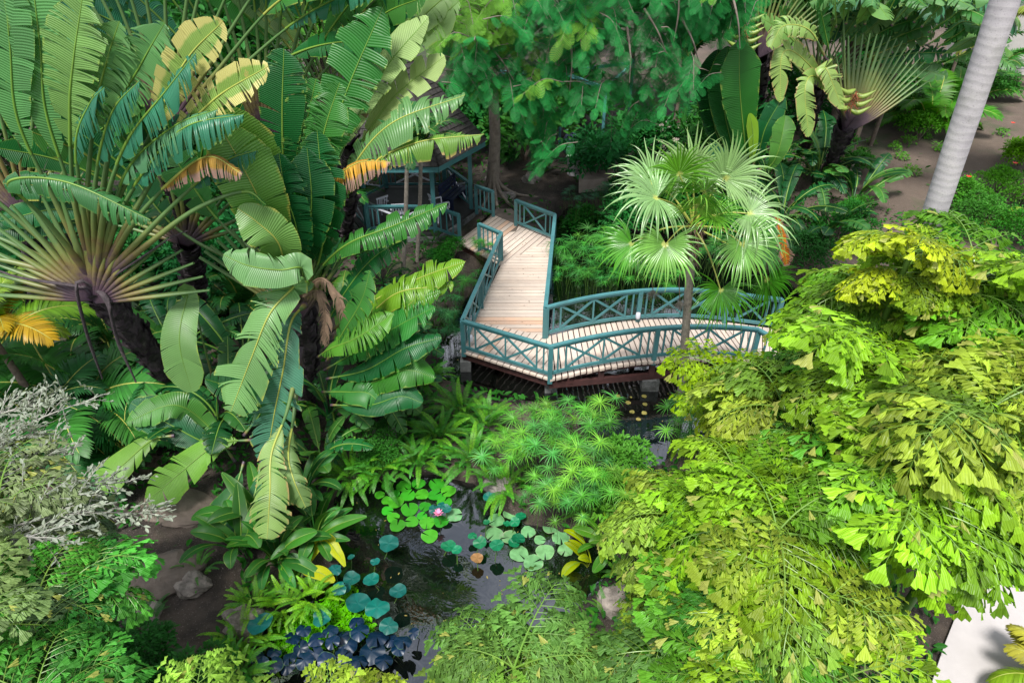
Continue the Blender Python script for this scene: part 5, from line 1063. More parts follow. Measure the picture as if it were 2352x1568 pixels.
FT = [((1985, 690), 4.6, 10, 1.3, 'yellow-green fishtail palm at the left tip of the mass beside the bridge end', FLIM), ((2160, 640), 4.9, 10, 1.45, 'fishtail palm at the upper middle of the right mass', FLIM), ((2320, 700), 5.0, 10, 1.5, 'fishtail palm at the right edge level with the bridge', FLIM),
 ((2110, 535), 6.1, 11, .9, 'yellow fishtail palm at the foot of the royal palm trunk', (.3, .38, .05)), ((2260, 600), 5.7, 10, 1.3, 'fishtail palm at the top of the right mass beyond the royal palm', FLIM), ((2010, 640), 5.0, 9, 1.1, 'fishtail palm just left of the royal palm foot', FLIM), ((2080, 830), 4.9, 11, 1.5, 'fishtail palm whose bright arched frond spreads over the centre of the right mass', FLIM), ((1815, 905), 4.2, 9, 1.3, 'fishtail palm reaching left across the bridge beam', FYEL), ((2290, 900), 5.3, 10, 1.5, 'fishtail palm with hanging yellow tips at the right edge', FYEL), ((1690, 835), 3.6, 6, 1.0, 'single leafy fishtail frond crossing the lower bridge railing', (.22, .34, .04)), ((1950, 800), 4.2, 9, 1.25, 'green fishtail palm between the bridge end and the arched frond', FGRN),
 ((1950, 980), 4.1, 10, 1.5, 'deep green fishtail palm in the hollow of the right mass', FGRN), ((1710, 1085), 4.1, 9, 1.15, 'fishtail palm with crested pale fronds below the fan palm trunk', FLIM), ((2130, 1040), 4.9, 10, 1.4, 'fishtail palm in the middle of the lower right mass', FLIM), ((1560, 1150), 3.6, 9, 1.0, 'fishtail palm at the left end of the right mass by the reeds', FYEL),
 ((1800, 1180), 4.5, 10, 1.2, 'bright lime fishtail palm rosette in the lower right', FLIM), ((2350, 960), 5.2, 9, 1.1, 'yellowing fishtail palm at the right edge above the pavement', FYEL), ((1860, 1315), 4.3, 11, 1.1, 'yellow fishtail palm with open herringbone fronds near the pavement', FYEL), ((1740, 1390), 3.8, 9, 1.2, 'shaded green fishtail palm left of the yellow herringbone fronds', FGRN),
 ((1590, 1290), 3.3, 8, .95, 'small fishtail palm with mottled yellow tips beside the pond bank', (.19, .29, .05)), ((1630, 1480), 3.3, 9, 1.1, 'grey-green fishtail palm near the bottom right of centre', (.1, .22, .06)), ((1840, 1570), 3.8, 9, 1.1, 'bright fishtail palm at the bottom edge, right of centre', FLIM), ((1900, 1560), 3.2, 9, 1.0, 'dark fishtail palm at the bottom beside the pavement', FDK), ((1500, 1620), 3.0, 8, .9, 'small fishtail palm at the bottom edge below the pond bank', FGRN),
 ((1180, 1500), 3.2, 16, 1.1, 'fishtail palm in front of the pond at the bottom centre', (.25, .38, .1)), ((1060, 1620), 3.0, 10, .75, 'pale fishtail palm at the bottom, left of the centre one', (.24, .35, .07)), ((1340, 1570), 3.0, 10, .8, 'pale fishtail palm at the bottom, right of the centre one', (.2, .34, .06)), ((770, 1665), 3.6, 9, .85, 'yellow fishtail palm crossing the dark taro leaves at the bottom', FYEL), ((950, 1670), 3.3, 8, .8, 'yellow-green fishtail palm at the bottom left of centre', FYEL), ((410, 1700), 4.6, 9, .8, 'pale lime fishtail palm poking up at the bottom left', (.24, .4, .09)),
 ((60, 1330), 3.8, 10, 1.1, 'green fishtail palm with herringbone fronds at the lower left', (.08, .27, .055)), ((-30, 1130), 4.0, 9, 1.0, 'drying grey-green fishtail palm at the left edge', (.19, .24, .12)), ((50, 1560), 4.0, 10, 1.0, 'fishtail palm in the bottom left corner', (.08, .26, .055)), ((-80, 1400), 4.0, 8, 1.1, 'pale fishtail palm cut by the left edge', (.17, .25, .1))]
for i, (p, z, n, L, lab, col) in enumerate(FT): fishtail(p, z, n, L, lab, col, 500 + i)

# ------------------------------------------------------------------ feathery tree (drooping branches of fine compound leaves)
pb = onG(1132, 455); pt = thing('feathery_tree', 'spreading tree with drooping branches of fine feathery leaves and pale buttress roots', 'tree', pb)
mb = MB(); fork = onY(1128, 150, 23.5); mb.tube(spline([pb - (0, 0, .2), pb + (0, .05, .6), (pb + fork) / 2 + (.1, 0, 0), fork], 24), np.interp(np.linspace(0, 1, 24), [0, .12, .4, 1], [.42, .24, .19, .17]), 14)
rng = random.Random(6)
for k in range(9):
    a = k * .7 + rng.uniform(-.2, .2); ln = rng.uniform(.8, 1.8); e = pb + np.array((math.cos(a) * ln, math.sin(a) * ln * .9, 0)); e[2] = gz(e[0], e[1]) - .02; mb.tube(spline([pb + (0, 0, 1.3), pb + np.array((math.cos(a) * .22, math.sin(a) * .22, .55)), pb + np.array((math.cos(a) * ln * .5, math.sin(a) * ln * .5 + .05, .1)), e], 16), np.linspace(.11, .03, 16), 7)
part('trunk', mb, ROOTM, pt, pb)
def in_zone(x, y):
    f = np.interp(x, [980, 1040, 1090, 1140, 1190, 1235, 1270, 1300, 1345, 1400, 1470, 1520, 1590, 1625, 1660], [90, 200, 235, 225, 330, 405, 350, 260, 310, 350, 300, 250, 230, 90, -20]); return y < f
tips = []; k = 0
while len(tips) < 45:
    tips.append((rng.uniform(1075, 1200), rng.uniform(10, 245)))
while len(tips) < 480 and k < 20000:
    k += 1; x, y = rng.uniform(985, 1690), rng.uniform(-60, 410)
    if in_zone(x, y) and vnoise(np.array([x / 70.]), np.array([y / 55.]), 4)[0] > .2: tips.append((x, y))
def branch_leaves(mbx, tw, tip, root, npr, lf, dens=.115):
    P = spline([root, (root + tip) / 2 + (0, 0, .22), tip], 24); ln = np.linalg.norm(np.diff(P, axis=0), axis=1).sum(); T = tang(P); n = int(ln / dens); u = np.linspace(.12, 1, n)
    O = at(P, u); t = at(T, u); lat = nz(np.cross(t, (0, 0, 1.0))) * np.where(np.arange(n) % 2, 1, -1)[:, None]; d = nz(lat + t * .55 + np.array((0, 0, -.35)) + npr.normal(0, .2, (n, 3))); d[-1] = t[-1]
    Rm = rand_frames(d, None, npr, .25, (0, -.35, 1)); mbx.stamp(FEV, FEF, O, Rm, lf * npr.uniform(.75, 1.15, n), npr.uniform(0, 1, n)); tw.tube(P, np.linspace(.014, .005, 24), 4)
npr = np.random.default_rng(12); dk, lt, tw = MB(), MB(), MB(); limbs = [onY(*q) for q in [(1060, -60, 20), (1250, -90, 20), (1330, 60, 20.5), (1440, -80, 19.5), (1500, 60, 20.5), (1560, -80, 19.5), (1640, -40, 20), (1180, 60, 21)]]
for (x, y) in tips:
    Yd = rng.uniform(17.5, 21.5); tip = onY(x, y, Yd); near = min(limbs, key=lambda q: np.linalg.norm(q - tip)); v = nz(near - tip); root = tip + nz(v * (.4, .3, .25) + np.array(npr.normal(0, .6, 3)) * (1, .8, .25) + (0, .35, .3)) * rng.uniform(.7, 1.3)
    light = (y < 115 and x < 1180) or rng.random() < .06; branch_leaves(lt if light else dk, tw, tip, root, npr, rng.uniform(.32, .45), .095)
for i, q in enumerate(limbs): tw.tube(spline([fork, (fork + q) / 2 + (0, .5, .9), q, q + (0.3 * (i % 3 - 1), -1.2, -.4)], 16), np.linspace(.11, .02, 16), 6)
for (x0, y0, x1, y1) in ((1560, -40, 1548, 95), (1565, 40, 1605, 140), (1680, -20, 1700, 110), (1120, 100, 1180, 185), (1310, 80, 1308, 210), (1440, 60, 1446, 190), (1480, 20, 1530, 120), (1080, 170, 1160, 200)): tw.tube(spline([onY(x0, y0, 18.6), onY((x0 + x1) / 2 + 5, (y0 + y1) / 2, 18.3), onY(x1, y1, 18.4)], 10), np.linspace(.035, .012, 10), 5)
part('crown', dk, L_SMALL, pt, pb, (.038, .2, .06), smooth=False); part('young_growth', lt, L_SMALL, pt, pb, (.14, .33, .07), smooth=False, label='lighter yellow-green young sprays'); part('branch', tw, ROOTM, pt, pb)
pb2 = onG(1660, 300); p2 = thing('feathery_tree', 'smaller feathery-leaved tree in front of the tall paddle leaves', 'tree', pb2); d2, w2 = MB(), MB()
for k in range(60):
    x, y = rng.uniform(1590, 1720), rng.uniform(-40, 90)
    if True: tip = onY(x, y, rng.uniform(19, 20.5)); root = onY(x + rng.uniform(-50, 50), y - rng.uniform(40, 110), 21); branch_leaves(d2, w2, tip, root, npr, .38)
w2.tube(spline([pb2, onY(1665, 200, 22), onY(1650, 60, 21), onY(1640, -60, 21)], 16), np.linspace(.1, .04, 16), 8); part('crown', d2, L_SMALL, p2, pb2, (.03, .17, .055), smooth=False); part('trunk', w2, ROOTM, p2, pb2)

# ------------------------------------------------------------------ feather palms
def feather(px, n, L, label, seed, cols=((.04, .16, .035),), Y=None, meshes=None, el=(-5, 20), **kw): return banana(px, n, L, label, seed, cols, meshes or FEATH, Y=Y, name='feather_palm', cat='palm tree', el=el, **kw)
AR = ((.16, .27, .04), (.12, .26, .04), (.3, .21, .04))
feather((-10, 790), 15, 1.9, 'yellowing feather palm with orange-tinged fronds at the left edge', 71, AR, Y=10.6, el=(-30, 10)); feather((200, 960), 16, 2.6, 'dark green feather palm under the left shaggy trunk', 72); feather((100, 1010), 14, 2.2, 'dark feather palm behind the dried pale sprays at left', 73, ((.025, .1, .03),)); feather((310, 1050), 12, 1.7, 'dark low feather palm over the bare soil at left', 74, ((.02, .09, .025),))
feather((20, 700), 12, 2.4, 'feather palm behind the yellowing palm at the left edge', 75, ((.05, .16, .03),)); feather((260, 800), 12, 2.2, 'feather palm behind the leaning shaggy trunk', 76, ((.03, .11, .03),))
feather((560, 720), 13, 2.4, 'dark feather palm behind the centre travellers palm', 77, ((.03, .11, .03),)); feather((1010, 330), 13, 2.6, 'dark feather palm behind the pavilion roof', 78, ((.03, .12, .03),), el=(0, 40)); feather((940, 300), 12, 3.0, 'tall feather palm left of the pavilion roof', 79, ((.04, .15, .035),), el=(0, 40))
# upper right: arching blue-green coconut fronds and low arecas
feather((2130, 290), 15, 2.6, 'bright green feather palm on the slope behind the royal palm', 80, ((.07, .22, .03),)); feather((2040, 270), 12, 2.2, 'feather palm at the top of the bare slope', 81, ((.05, .18, .03),)); feather((2230, 230), 12, 2.2, 'feather palm in front of the grey building', 82, ((.05, .17, .03),))
feather((2090, 60), 12, 4.2, 'blue-green feather palm arching at the top right', 83, ((.05, .15, .11), (.16, .28, .1)), Y=27, meshes=FEATHW, el=(-10, 30)); feather((2500, 110), 10, 3.2, 'yellowish feather palm at the right edge beyond the royal palm', 84, ((.3, .36, .1),), Y=22, meshes=FEATHW)
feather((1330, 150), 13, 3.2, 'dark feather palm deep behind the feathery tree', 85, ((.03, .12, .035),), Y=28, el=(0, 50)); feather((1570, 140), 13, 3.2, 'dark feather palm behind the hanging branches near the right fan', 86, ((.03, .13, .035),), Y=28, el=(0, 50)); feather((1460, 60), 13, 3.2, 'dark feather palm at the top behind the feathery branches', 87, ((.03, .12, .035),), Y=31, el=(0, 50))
feather((2440, 1600), 22, 1.0, 'yellow-green spiky palm in the bottom right corner', 88, ((.42, .42, .09), (.2, .34, .05)), Y=5.0, meshes=FEATHW, el=(-20, 15))
feather((2380, 350), 9, 1.2, 'small yellowish palm at the right edge of the slope', 89, ((.3, .36, .07),)); feather((2290, 520), 8, .9, 'small palm behind the yellow fishtail fronds at right', 90, ((.18, .3, .05),))

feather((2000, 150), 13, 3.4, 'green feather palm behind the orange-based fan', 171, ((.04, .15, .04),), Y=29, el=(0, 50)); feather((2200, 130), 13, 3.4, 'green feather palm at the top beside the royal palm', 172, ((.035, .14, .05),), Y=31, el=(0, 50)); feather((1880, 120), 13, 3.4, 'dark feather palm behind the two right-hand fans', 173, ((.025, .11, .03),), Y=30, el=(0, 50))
feather((2060, 20), 14, 4.0, 'blue-green feather palm at the very top right of the fans', 174, ((.04, .14, .1), (.06, .18, .1)), Y=26, meshes=FEATHW, el=(-10, 30)); feather((2180, 250), 12, 2.0, 'low feather palm left of the royal palm', 175, ((.05, .19, .03),)); feather((2270, 180), 12, 2.6, 'feather palm close to the foot of the grey wall', 176, ((.04, .15, .03),))

# ------------------------------------------------------------------ umbrella sedge, ferns
def sedge(px, n, h, label, seed, R=.6, cols=((.09, .27, .06),), z=None, meshes=None, Rx=None):
    b = onG(*px) if z is None else onZ(px[0], px[1], z); b[2] = max(b[2], -.1); t = thing('umbrella_sedge', label, 'reed', b); rr = random.Random(seed); Rx = Rx or R
    for k in range(n):
        a, r = rr.uniform(0, 6.28), math.sqrt(rr.random()); s = h * rr.uniform(.65, 1.15); o = (math.cos(a) * r * Rx, math.sin(a) * r * R, 0); c = rr.choice(cols); f = rr.uniform(.7, 1.3)
        put('stalk', rr.choice(meshes or SEDGE), t, M=Matrix.Translation(o) @ Matrix.Rotation(rr.uniform(0, 6.28), 4, 'Z') @ Matrix.Rotation(rr.uniform(0, .35) * r, 4, 'X') @ Matrix.Scale(s, 4), color=tuple(x * f for x in c))
    return t
SC = ((.09, .28, .05), (.07, .23, .06), (.14, .34, .06)); SD = ((.045, .19, .045), (.07, .25, .05))
for i, (p, n, h, R, Rx, c, lab) in enumerate([((1245, 1050), 34, 1.05, .55, .6, SC, 'tall umbrella sedge clump just below the deck corner'), ((1300, 1130), 34, 1.1, .6, .7, SC, 'bright umbrella sedge clump in the middle of the reed bank'), ((1345, 1195), 30, 1.0, .5, .6, SC, 'umbrella sedge clump at the right end of the reed bank'), ((1190, 1110), 26, 1.0, .5, .5, SC, 'umbrella sedge clump beside the ferns on the reed bank'), ((1270, 1200), 26, .9, .45, .6, SC, 'low umbrella sedge clump over the pale lily pads'), ((1370, 1045), 14, 1.2, .3, .3, SC, 'slim umbrella sedge tuft leaning over the water right of the deck corner'),
  ((1590, 1040), 30, 1.1, .6, .6, SC, 'umbrella sedge clump behind the fan palm trunk below the bridge'), ((1650, 1060), 20, 1.0, .5, .5, SC, 'umbrella sedge clump at the edge of the yellow-green mass'), ((1345, 700), 38, 1.25, .8, .8, SD, 'dense umbrella sedge clump right of the straight deck'), ((1440, 730), 38, 1.25, .8, .8, SD, 'dense umbrella sedge clump behind the arched railing'), ((1330, 740), 30, 1.0, .5, .8, SD, 'umbrella sedge clump pressed against the arched railing'), ((1395, 670), 30, 1.25, .7, .8, SC, 'rounded umbrella sedge clump at the back of the pool right of the deck'), ((1530, 755), 26, 1.1, .6, .8, SD, 'umbrella sedge clump under the fan palm leaves'),
  ((1290, 690), 20, 1.1, .5, .3, SD, 'umbrella sedge drooping through the right deck railing'), ((1000, 760), 34, 1.0, .8, .7, ((.04, .17, .06), (.06, .2, .07)), 'dark umbrella sedge clump left of the deck'), ((1045, 835), 26, .9, .5, .4, ((.04, .17, .06),), 'dark umbrella sedge clump by the left deck corner'), ((1065, 700), 22, .9, .5, .4, SD, 'umbrella sedge clump left of the long left railing'), ((1110, 610), 14, .8, .3, .3, ((.06, .24, .05),), 'small bright sedge tuft at the foot of the entrance deck'),
  ((1330, 500), 22, .8, .7, .7, ((.02, .1, .04),), 'dark umbrella sedge clump below the white urn'), ((1410, 490), 22, .9, .6, .6, ((.025, .11, .04),), 'dark umbrella sedge clump left of the silvery fan leaves'), ((1650, 640), 26, 1.1, .7, .7, SD, 'umbrella sedge clump behind the right part of the arched railing'), ((1760, 620), 24, 1.1, .7, .7, ((.04, .16, .05),), 'dark umbrella sedge clump behind the far end of the bridge')]):
    sedge(p, n, h, lab, 700 + i, R, c, Rx=Rx, meshes=SEDGEDROOP if 'drooping' in lab else None)
def fern(px, n, L, label, seed, cols=((.07, .24, .04),), **kw): return banana(px, n, L, label, seed, cols, BOSTON, name='sword_fern', cat='fern', el=(-25, 25), spread=.3, **kw)
FC = ((.08, .27, .04), (.06, .21, .04), (.13, .33, .05)); FB_ = ((.17, .38, .05), (.12, .32, .05)); FD = ((.03, .12, .03), (.04, .15, .035))
for i, (p, n, L, c, lab) in enumerate([((1060, 950), 40, .75, FC, 'sword fern clump left end of the reed bank'), ((1120, 985), 40, .75, FC, 'sword fern clump beside the umbrella sedge'), ((1010, 1010), 40, .7, FC, 'sword fern clump between broad leaves and reed bank'), ((1080, 1060), 40, .7, FC, 'sword fern clump above the lily pond'), ((1160, 1120), 36, .65, FC, 'sword fern clump hanging to the water by the reed bank'), ((960, 1070), 40, .7, FC, 'sword fern clump over the green lily pads'), ((880, 1085), 44, .7, FC, 'sword fern clump above the left lily pads'), ((810, 1100), 40, .7, FC, 'sword fern clump at the top left corner of the pond'), ((930, 960), 36, .7, FD, 'shaded sword fern clump below the broad leaves'), ((960, 880), 36, .7, FC, 'sword fern clump by the dark water left of the bridge'),
   ((660, 1390), 44, .5, FB_, 'bright sword fern clump above the round lotus leaf'), ((590, 1400), 40, .5, FB_, 'bright sword fern clump at the left of the boulder'), ((560, 1480), 44, .5, FB_, 'bright sword fern clump below the speckled boulder'), ((620, 1520), 40, .5, FB_, 'bright sword fern clump beside the dark blue leaves'), ((720, 1380), 40, .45, FB_, 'bright sword fern clump below the yellow-green leaf'), ((540, 1550), 36, .5, FC, 'sword fern clump at the bottom near the pale fishtail palm'), ((340, 1440), 20, .45, FD, 'small dark fern left of the flat brown rock'), ((455, 1310), 16, .4, FC, 'small fern above the flat brown rock'), ((330, 1520), 24, .5, FD, 'dark fern on the bare soil near the bottom'), ((470, 1050), 24, .6, FD, 'dark fern beneath the left broad leaves'),
   ((1370, 1190), 30, .6, FC, 'sword fern clump under the reed bank right end'), ((1000, 560), 24, .6, FD, 'dark fern among the rocks below the pavilion'), ((1440, 1330), 24, .45, FC, 'fern clump at the pond bank beside the pale rocks'), ((1400, 1440), 24, .45, FC, 'fern clump between rocks at the lower pond bank')]):
    fern(p, n, L, lab, 800 + i, c)

# ------------------------------------------------------------------ shrubs and the far planting
for i, (p, s, c, kd, lab) in enumerate([((1340, 540), 1.1, (.03, .15, .035), 'bush', 'dark shrub between the deck railing and the silvery fan palm'), ((1430, 540), 1.6, (.03, .14, .04), 'bush', 'dark shrub behind the sedge pool'), ((1530, 520), 1.6, (.03, .13, .035), 'bush', 'dark shrub hidden behind the silvery fan leaves'), ((1440, 450), 1.1, (.03, .13, .04), 'bush', 'shrub right of the white urn'), ((1600, 450), 1.6, (.03, .12, .03), 'bush', 'shrub behind the silvery fan palm crown'), ((1920, 560), 1.6, (.03, .12, .025), 'fine', 'fine-leaved dark shrub behind the yellow palm fronds'), ((1850, 610), 1.4, (.025, .1, .025), 'fine', 'fine-leaved shrub behind the bridge end'), ((1960, 510), 1.1, (.06, .2, .035), 'fine', 'bright fine-leaved shrub below the bird statue'),
    ((1660, 560), 1.6, (.03, .15, .035), 'bush', 'dark shrub behind the fan palm trunk'), ((1160, 380), .8, (.025, .11, .03), 'bush', 'low shrub between buttress roots and hanging branches'), ((1220, 330), .9, (.02, .09, .025), 'bush', 'dark shrub behind the low hanging branches'), ((1040, 600), .9, (.04, .17, .03), 'fine', 'leafy shrub on the rocks below the entrance deck'), ((1000, 600), .5, (.03, .13, .03), 'fine', 'small shrub under the pavilion railing'), ((2110, 320), 1.3, (.08, .24, .035), 'bush', 'bright shrub at the top of the bare slope'), ((2035, 235), 1.5, (.04, .16, .035), 'bush', 'leafy shrub at the top edge of the bare slope'), ((1975, 235), 1.6, (.035, .14, .035), 'bush', 'shrub under the tips of the orange-based fan'), ((2120, 225), 1.7, (.045, .17, .035), 'bush', 'tall shrub behind the small feather palms'), ((2185, 205), 1.7, (.04, .15, .035), 'bush', 'shrub just left of the royal palm, near the grey wall'), ((1850, 300), 1.5, (.03, .13, .035), 'bush', 'dark shrub between the two right-hand fans'), ((1910, 350), 1.2, (.035, .14, .03), 'bush', 'dark shrub behind the leaning shaggy trunk'), ((1960, 400), 1.0, (.04, .15, .03), 'bush', 'leafy shrub behind the bird statue'), ((2060, 130), 2.2, (.035, .13, .035), 'bush', 'big dark shrub at the top right'), ((2290, 225), 1.2, (.045, .16, .035), 'bush', 'shrub at the foot of the grey wall'), ((2210, 480), 1.1, (.07, .23, .04), 'bush', 'leafy shrub right of the royal palm foot'), ((2290, 440), 1.2, (.07, .22, .03), 'fine', 'shrub with small red flowers on the right slope'), ((2340, 380), 1.2, (.09, .25, .03), 'bush', 'leafy shrub at the right edge of the slope'), ((2250, 520), 1.4, (.06, .2, .04), 'fine', 'low shrub behind the yellow-green mass at right'), ((2345, 470), 1.3, (.08, .24, .035), 'fine', 'bushy plant at the right edge above the fishtail palms'), ((2340, 560), 1.4, (.05, .18, .03), 'fine', 'shrub just above the fishtail mass at the right edge'), ((2190, 550), 1.1, (.05, .18, .03), 'fine', 'dark shrub tucked beside the yellow fishtail fronds'),
    ((880, 1050), .9, (.04, .15, .03), 'fine', 'small-leaved shrub above the lily pond corner'), ((1440, 1100), .9, (.09, .25, .05), 'bush', 'small shrub at the right of the reed bank'), ((1420, 1180), .9, (.1, .28, .05), 'bush', 'light green shrub between sedge and fishtail palms'), ((1490, 1040), .8, (.07, .22, .05), 'bush', 'shrub at the water edge under the fan palm trunk'), ((330, 1560), .9, (.03, .12, .03), 'bush', 'dark shrub at the bottom beside the pale lime fronds'), ((480, 1600), .8, (.04, .15, .04), 'bush', 'dark shrub at the bottom below bare soil')]):
    bush(p, 0, s, lab, c, kd, 40 + i, base=onG(*p))
slope = []
for i, (x, y) in enumerate([(1998, 330), (2055, 345), (2085, 330), (2125, 318), (2068, 365), (2200, 330), (1978, 350), (2150, 345), (2090, 400), (2240, 290), (2300, 310), (2180, 400)]):
    q = onG(x, y); t = thing('seedling', 'x', 'plant', q, 'seedlings on the bare slope'); put('foliage', bush_mesh('small', i % 4), t, M=Matrix.Scale(.42 + .1 * (i % 3), 4), color=(.12, .3, .06)); slope.append(t)
rank_labels(slope, 'small leafy green seedling on the bare brown slope')
far = []
spots = [(-14.5, 19.5, 1), (-11.2, 20.5, 1), (-8.2, 19.0, 1), (-6.2, 23.5, 1), (-9.6, 23.8, 1), (-12.8, 24, 1)] + [(-17 + 3.3 * k + (k * 37 % 10) * .12, 28 + (k * 53 % 9) * .7, 1) for k in range(11)] + [(-24 + 5.2 * k, 38 + (k * 31 % 7), 2) for k in range(13)]
for i, (x, y, r_) in enumerate(spots):
    if x > 14 and r_ == 1: continue
    if 19 < x < 33 and y < 42: y = 44
    b = np.array((x, y, gz(x, y))); h = (3.6 if r_ == 1 else 6.0) + (i * 29 % 10) * .2; t = thing('dense_tree', 'x', 'tree', b, 'dark trees behind the garden')
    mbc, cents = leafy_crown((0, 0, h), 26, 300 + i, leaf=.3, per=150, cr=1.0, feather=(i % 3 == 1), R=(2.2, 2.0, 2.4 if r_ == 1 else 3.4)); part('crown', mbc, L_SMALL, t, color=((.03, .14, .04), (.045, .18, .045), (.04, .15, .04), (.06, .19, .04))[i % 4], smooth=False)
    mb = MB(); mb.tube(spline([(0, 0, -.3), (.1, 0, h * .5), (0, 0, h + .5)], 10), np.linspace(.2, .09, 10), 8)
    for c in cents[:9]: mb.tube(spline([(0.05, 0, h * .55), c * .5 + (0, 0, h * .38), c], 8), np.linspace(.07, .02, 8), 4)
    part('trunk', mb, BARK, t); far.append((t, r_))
rank_labels([t for t, r_ in far if r_ == 1], 'dark leafy tree in the near row behind the garden'); rank_labels([t for t, r_ in far if r_ == 2], 'tall dark tree in the far row behind the garden')
mid_ = []
for i, (x, y) in enumerate([(-12, 19), (-9.5, 20.5), (-7, 19), (-12.5, 24), (-8, 25), (-5.5, 26), (-2.5, 26.5), (.5, 26), (3, 24), (5, 25.5), (7, 24), (-14, 15), (-10.5, 16), (5.2, 21), (8.5, 27), (11, 30), (13, 31), (16, 33), (-16, 20), (2.5, 28.5), (-8.3, 16.2), (-1.7, 28), (-13, 11.5)]):
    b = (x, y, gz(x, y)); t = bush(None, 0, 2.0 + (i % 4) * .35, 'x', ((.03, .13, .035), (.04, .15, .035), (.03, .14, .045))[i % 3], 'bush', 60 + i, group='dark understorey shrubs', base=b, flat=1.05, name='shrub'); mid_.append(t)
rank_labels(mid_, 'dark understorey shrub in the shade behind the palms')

# low ground cover, uncountable small leaves
BARE = [pxpoly(q, .35) for q in ([(330, 1130), (470, 1130), (560, 1260), (540, 1400), (500, 1480), (430, 1568), (300, 1568), (270, 1420), (330, 1300)], [(1960, 340), (2010, 270), (2200, 230), (2352, 190), (2400, 420), (2200, 420), (2140, 470), (1960, 470), (1930, 420)], [(1120, 400), (1180, 330), (1290, 330), (1350, 400), (1290, 470), (1190, 480)])]
npr = np.random.default_rng(5); n = 42000; xx = npr.uniform(-16, 19, n); yy = 3 + 27 * npr.random(n) ** 1.25; zg = ground_z(xx, yy); keep = (zg > .02) & (vnoise(xx * .9, yy * .9, 9) > .28)
for B_ in BARE: dd_ = poly_dist(xx, yy, B_); keep &= (dd_ > 0) | (npr.random(n) < .035)
dep = (xx + 3.48) ** 2 + (yy - 21.6) ** 2; keep &= dep > 2.4 ** 2
wk = np.array([(-1.5, 13), (.9, 12), (1.5, 19.3), (-.6, 21.2), (-1.8, 19.2)]); keep &= poly_dist(xx, yy, wk) > .0; slab = pxpoly([(2090, 1700), (2150, 1480), (2210, 1330), (2310, 1170), (2700, 1080), (2900, 1800)], .42); keep &= poly_dist(xx, yy, slab) > 0
pv = pxpoly([(1330, 430), (1420, 420), (1520, 360), (1600, 320), (1620, 285), (1500, 280), (1440, 320), (1330, 390)], .8); keep &= poly_dist(xx, yy, pv) > 0
xx, yy, zg = xx[keep], yy[keep], zg[keep]; m = len(xx); d = nz(np.column_stack([npr.normal(0, 1, m), npr.normal(0, 1, m), npr.uniform(.1, .8, m)])); mb = MB(); hh = npr.random(m) * .22
mb.stamp(LEAFV, LEAFF, np.column_stack([xx, yy, zg + hh]), rand_frames(d, None, npr, .4), npr.uniform(.08, .22, m), npr.random(m)); o = part('ground_cover', mb, L_SMALL, color=(.03, .13, .025), smooth=False); o['kind'] = 'stuff'; o['label'] = 'low dark green ground cover of small leaves'; o['category'] = 'ground cover'
mb = MB(); n = 3200; P_ = pxpoly([(700, 1400), (800, 1330), (850, 1390), (860, 1450), (760, 1480), (640, 1500), (620, 1450)], .1); xx = npr.uniform(P_[:, 0].min(), P_[:, 0].max(), n); yy = npr.uniform(P_[:, 1].min(), P_[:, 1].max(), n); k_ = poly_dist(xx, yy, P_) < 0; xx, yy = xx[k_], yy[k_]; m = len(xx); d = nz(np.column_stack([npr.normal(0, 1, m), npr.normal(0, 1, m), npr.uniform(.1, .5, m)]))
mb.stamp(LEAFV, LEAFF, np.column_stack([xx, yy, np.maximum(ground_z(xx, yy), .01) + npr.random(m) * .06]), rand_frames(d, None, npr, .3), npr.uniform(.05, .1, m), npr.random(m)); o = part('marsh_plants', mb, L_SMALL, color=(.12, .4, .03), smooth=False); o['kind'] = 'stuff'; o['label'] = 'bright green carpet of marsh plants between lotus leaves'; o['category'] = 'ground cover'

# ------------------------------------------------------------------ water lilies, lotus, dark taro leaves
def pad_mesh(name, seed, notch=.22, cup=.0, wav=.03, mat=L_PAD, dent=0):
    rr = random.Random(seed); mb = MB(); n = 44; rings = 6; G = np.zeros((rings + 1, n, 3)); C = np.zeros((rings + 1, n, 3)); ph = rr.uniform(0, 6)
    for j in range(n):
        a = notch / 2 + (2 * math.pi - notch) * j / (n - 1); R = 1 + .05 * math.sin(a * 3 + ph) + rr.uniform(-.01, .01) - dent * math.exp(-((a - math.pi) / .35) ** 2) - dent * math.exp(-(min(a, 2 * math.pi - a) / .3) ** 2)
        for i in range(rings + 1): r = i / rings * R; G[i, j] = (r * math.cos(a), r * math.sin(a), cup * r * r + wav * math.sin(a * 5 + ph) * r ** 2 + wav * .6 * math.sin(a * 9) * r ** 3); C[i, j] = (i / rings, a / 6.28, .5)
    G[0, :, :2] = 0; mb.grid(G, C); return mb.mesh(name, [mat], True)
LMAT = leaf_mat('lotus_leaf', edge=(.1, .3, .2), edge_pos=.98, veins=25, rough=.5, trans=.1, var=.25)
PADS = [pad_mesh('lily_pad', 1), pad_mesh('lily_pad', 2, .35), pad_mesh('lily_pad', 3, .12, wav=.05)]; SPOTS = [pad_mesh('lily_pad', 4, .2, mat=L_PADSPOT), pad_mesh('lily_pad', 5, .3, mat=L_PADSPOT, wav=.05)]
LOTUS = [pad_mesh('lotus_leaf', 6, .0, .1, .05, LMAT, .12), pad_mesh('lotus_leaf', 7, .0, -.12, .07, LMAT, .16), pad_mesh('lotus_leaf', 8, .0, .16, .04, LMAT, .05)]; TARO = [pad_mesh('taro_leaf', 9, .5, -.2, .06, L_PAD, .05), pad_mesh('taro_leaf', 10, .3, -.28, .08, L_PAD, .1)]
rng = random.Random(21)
C8 = lambda x, y: (781 + x * .336, 1044.6 + y * .336); C7 = lambda x, y: (x * .336, 1044.6 + y * .336)
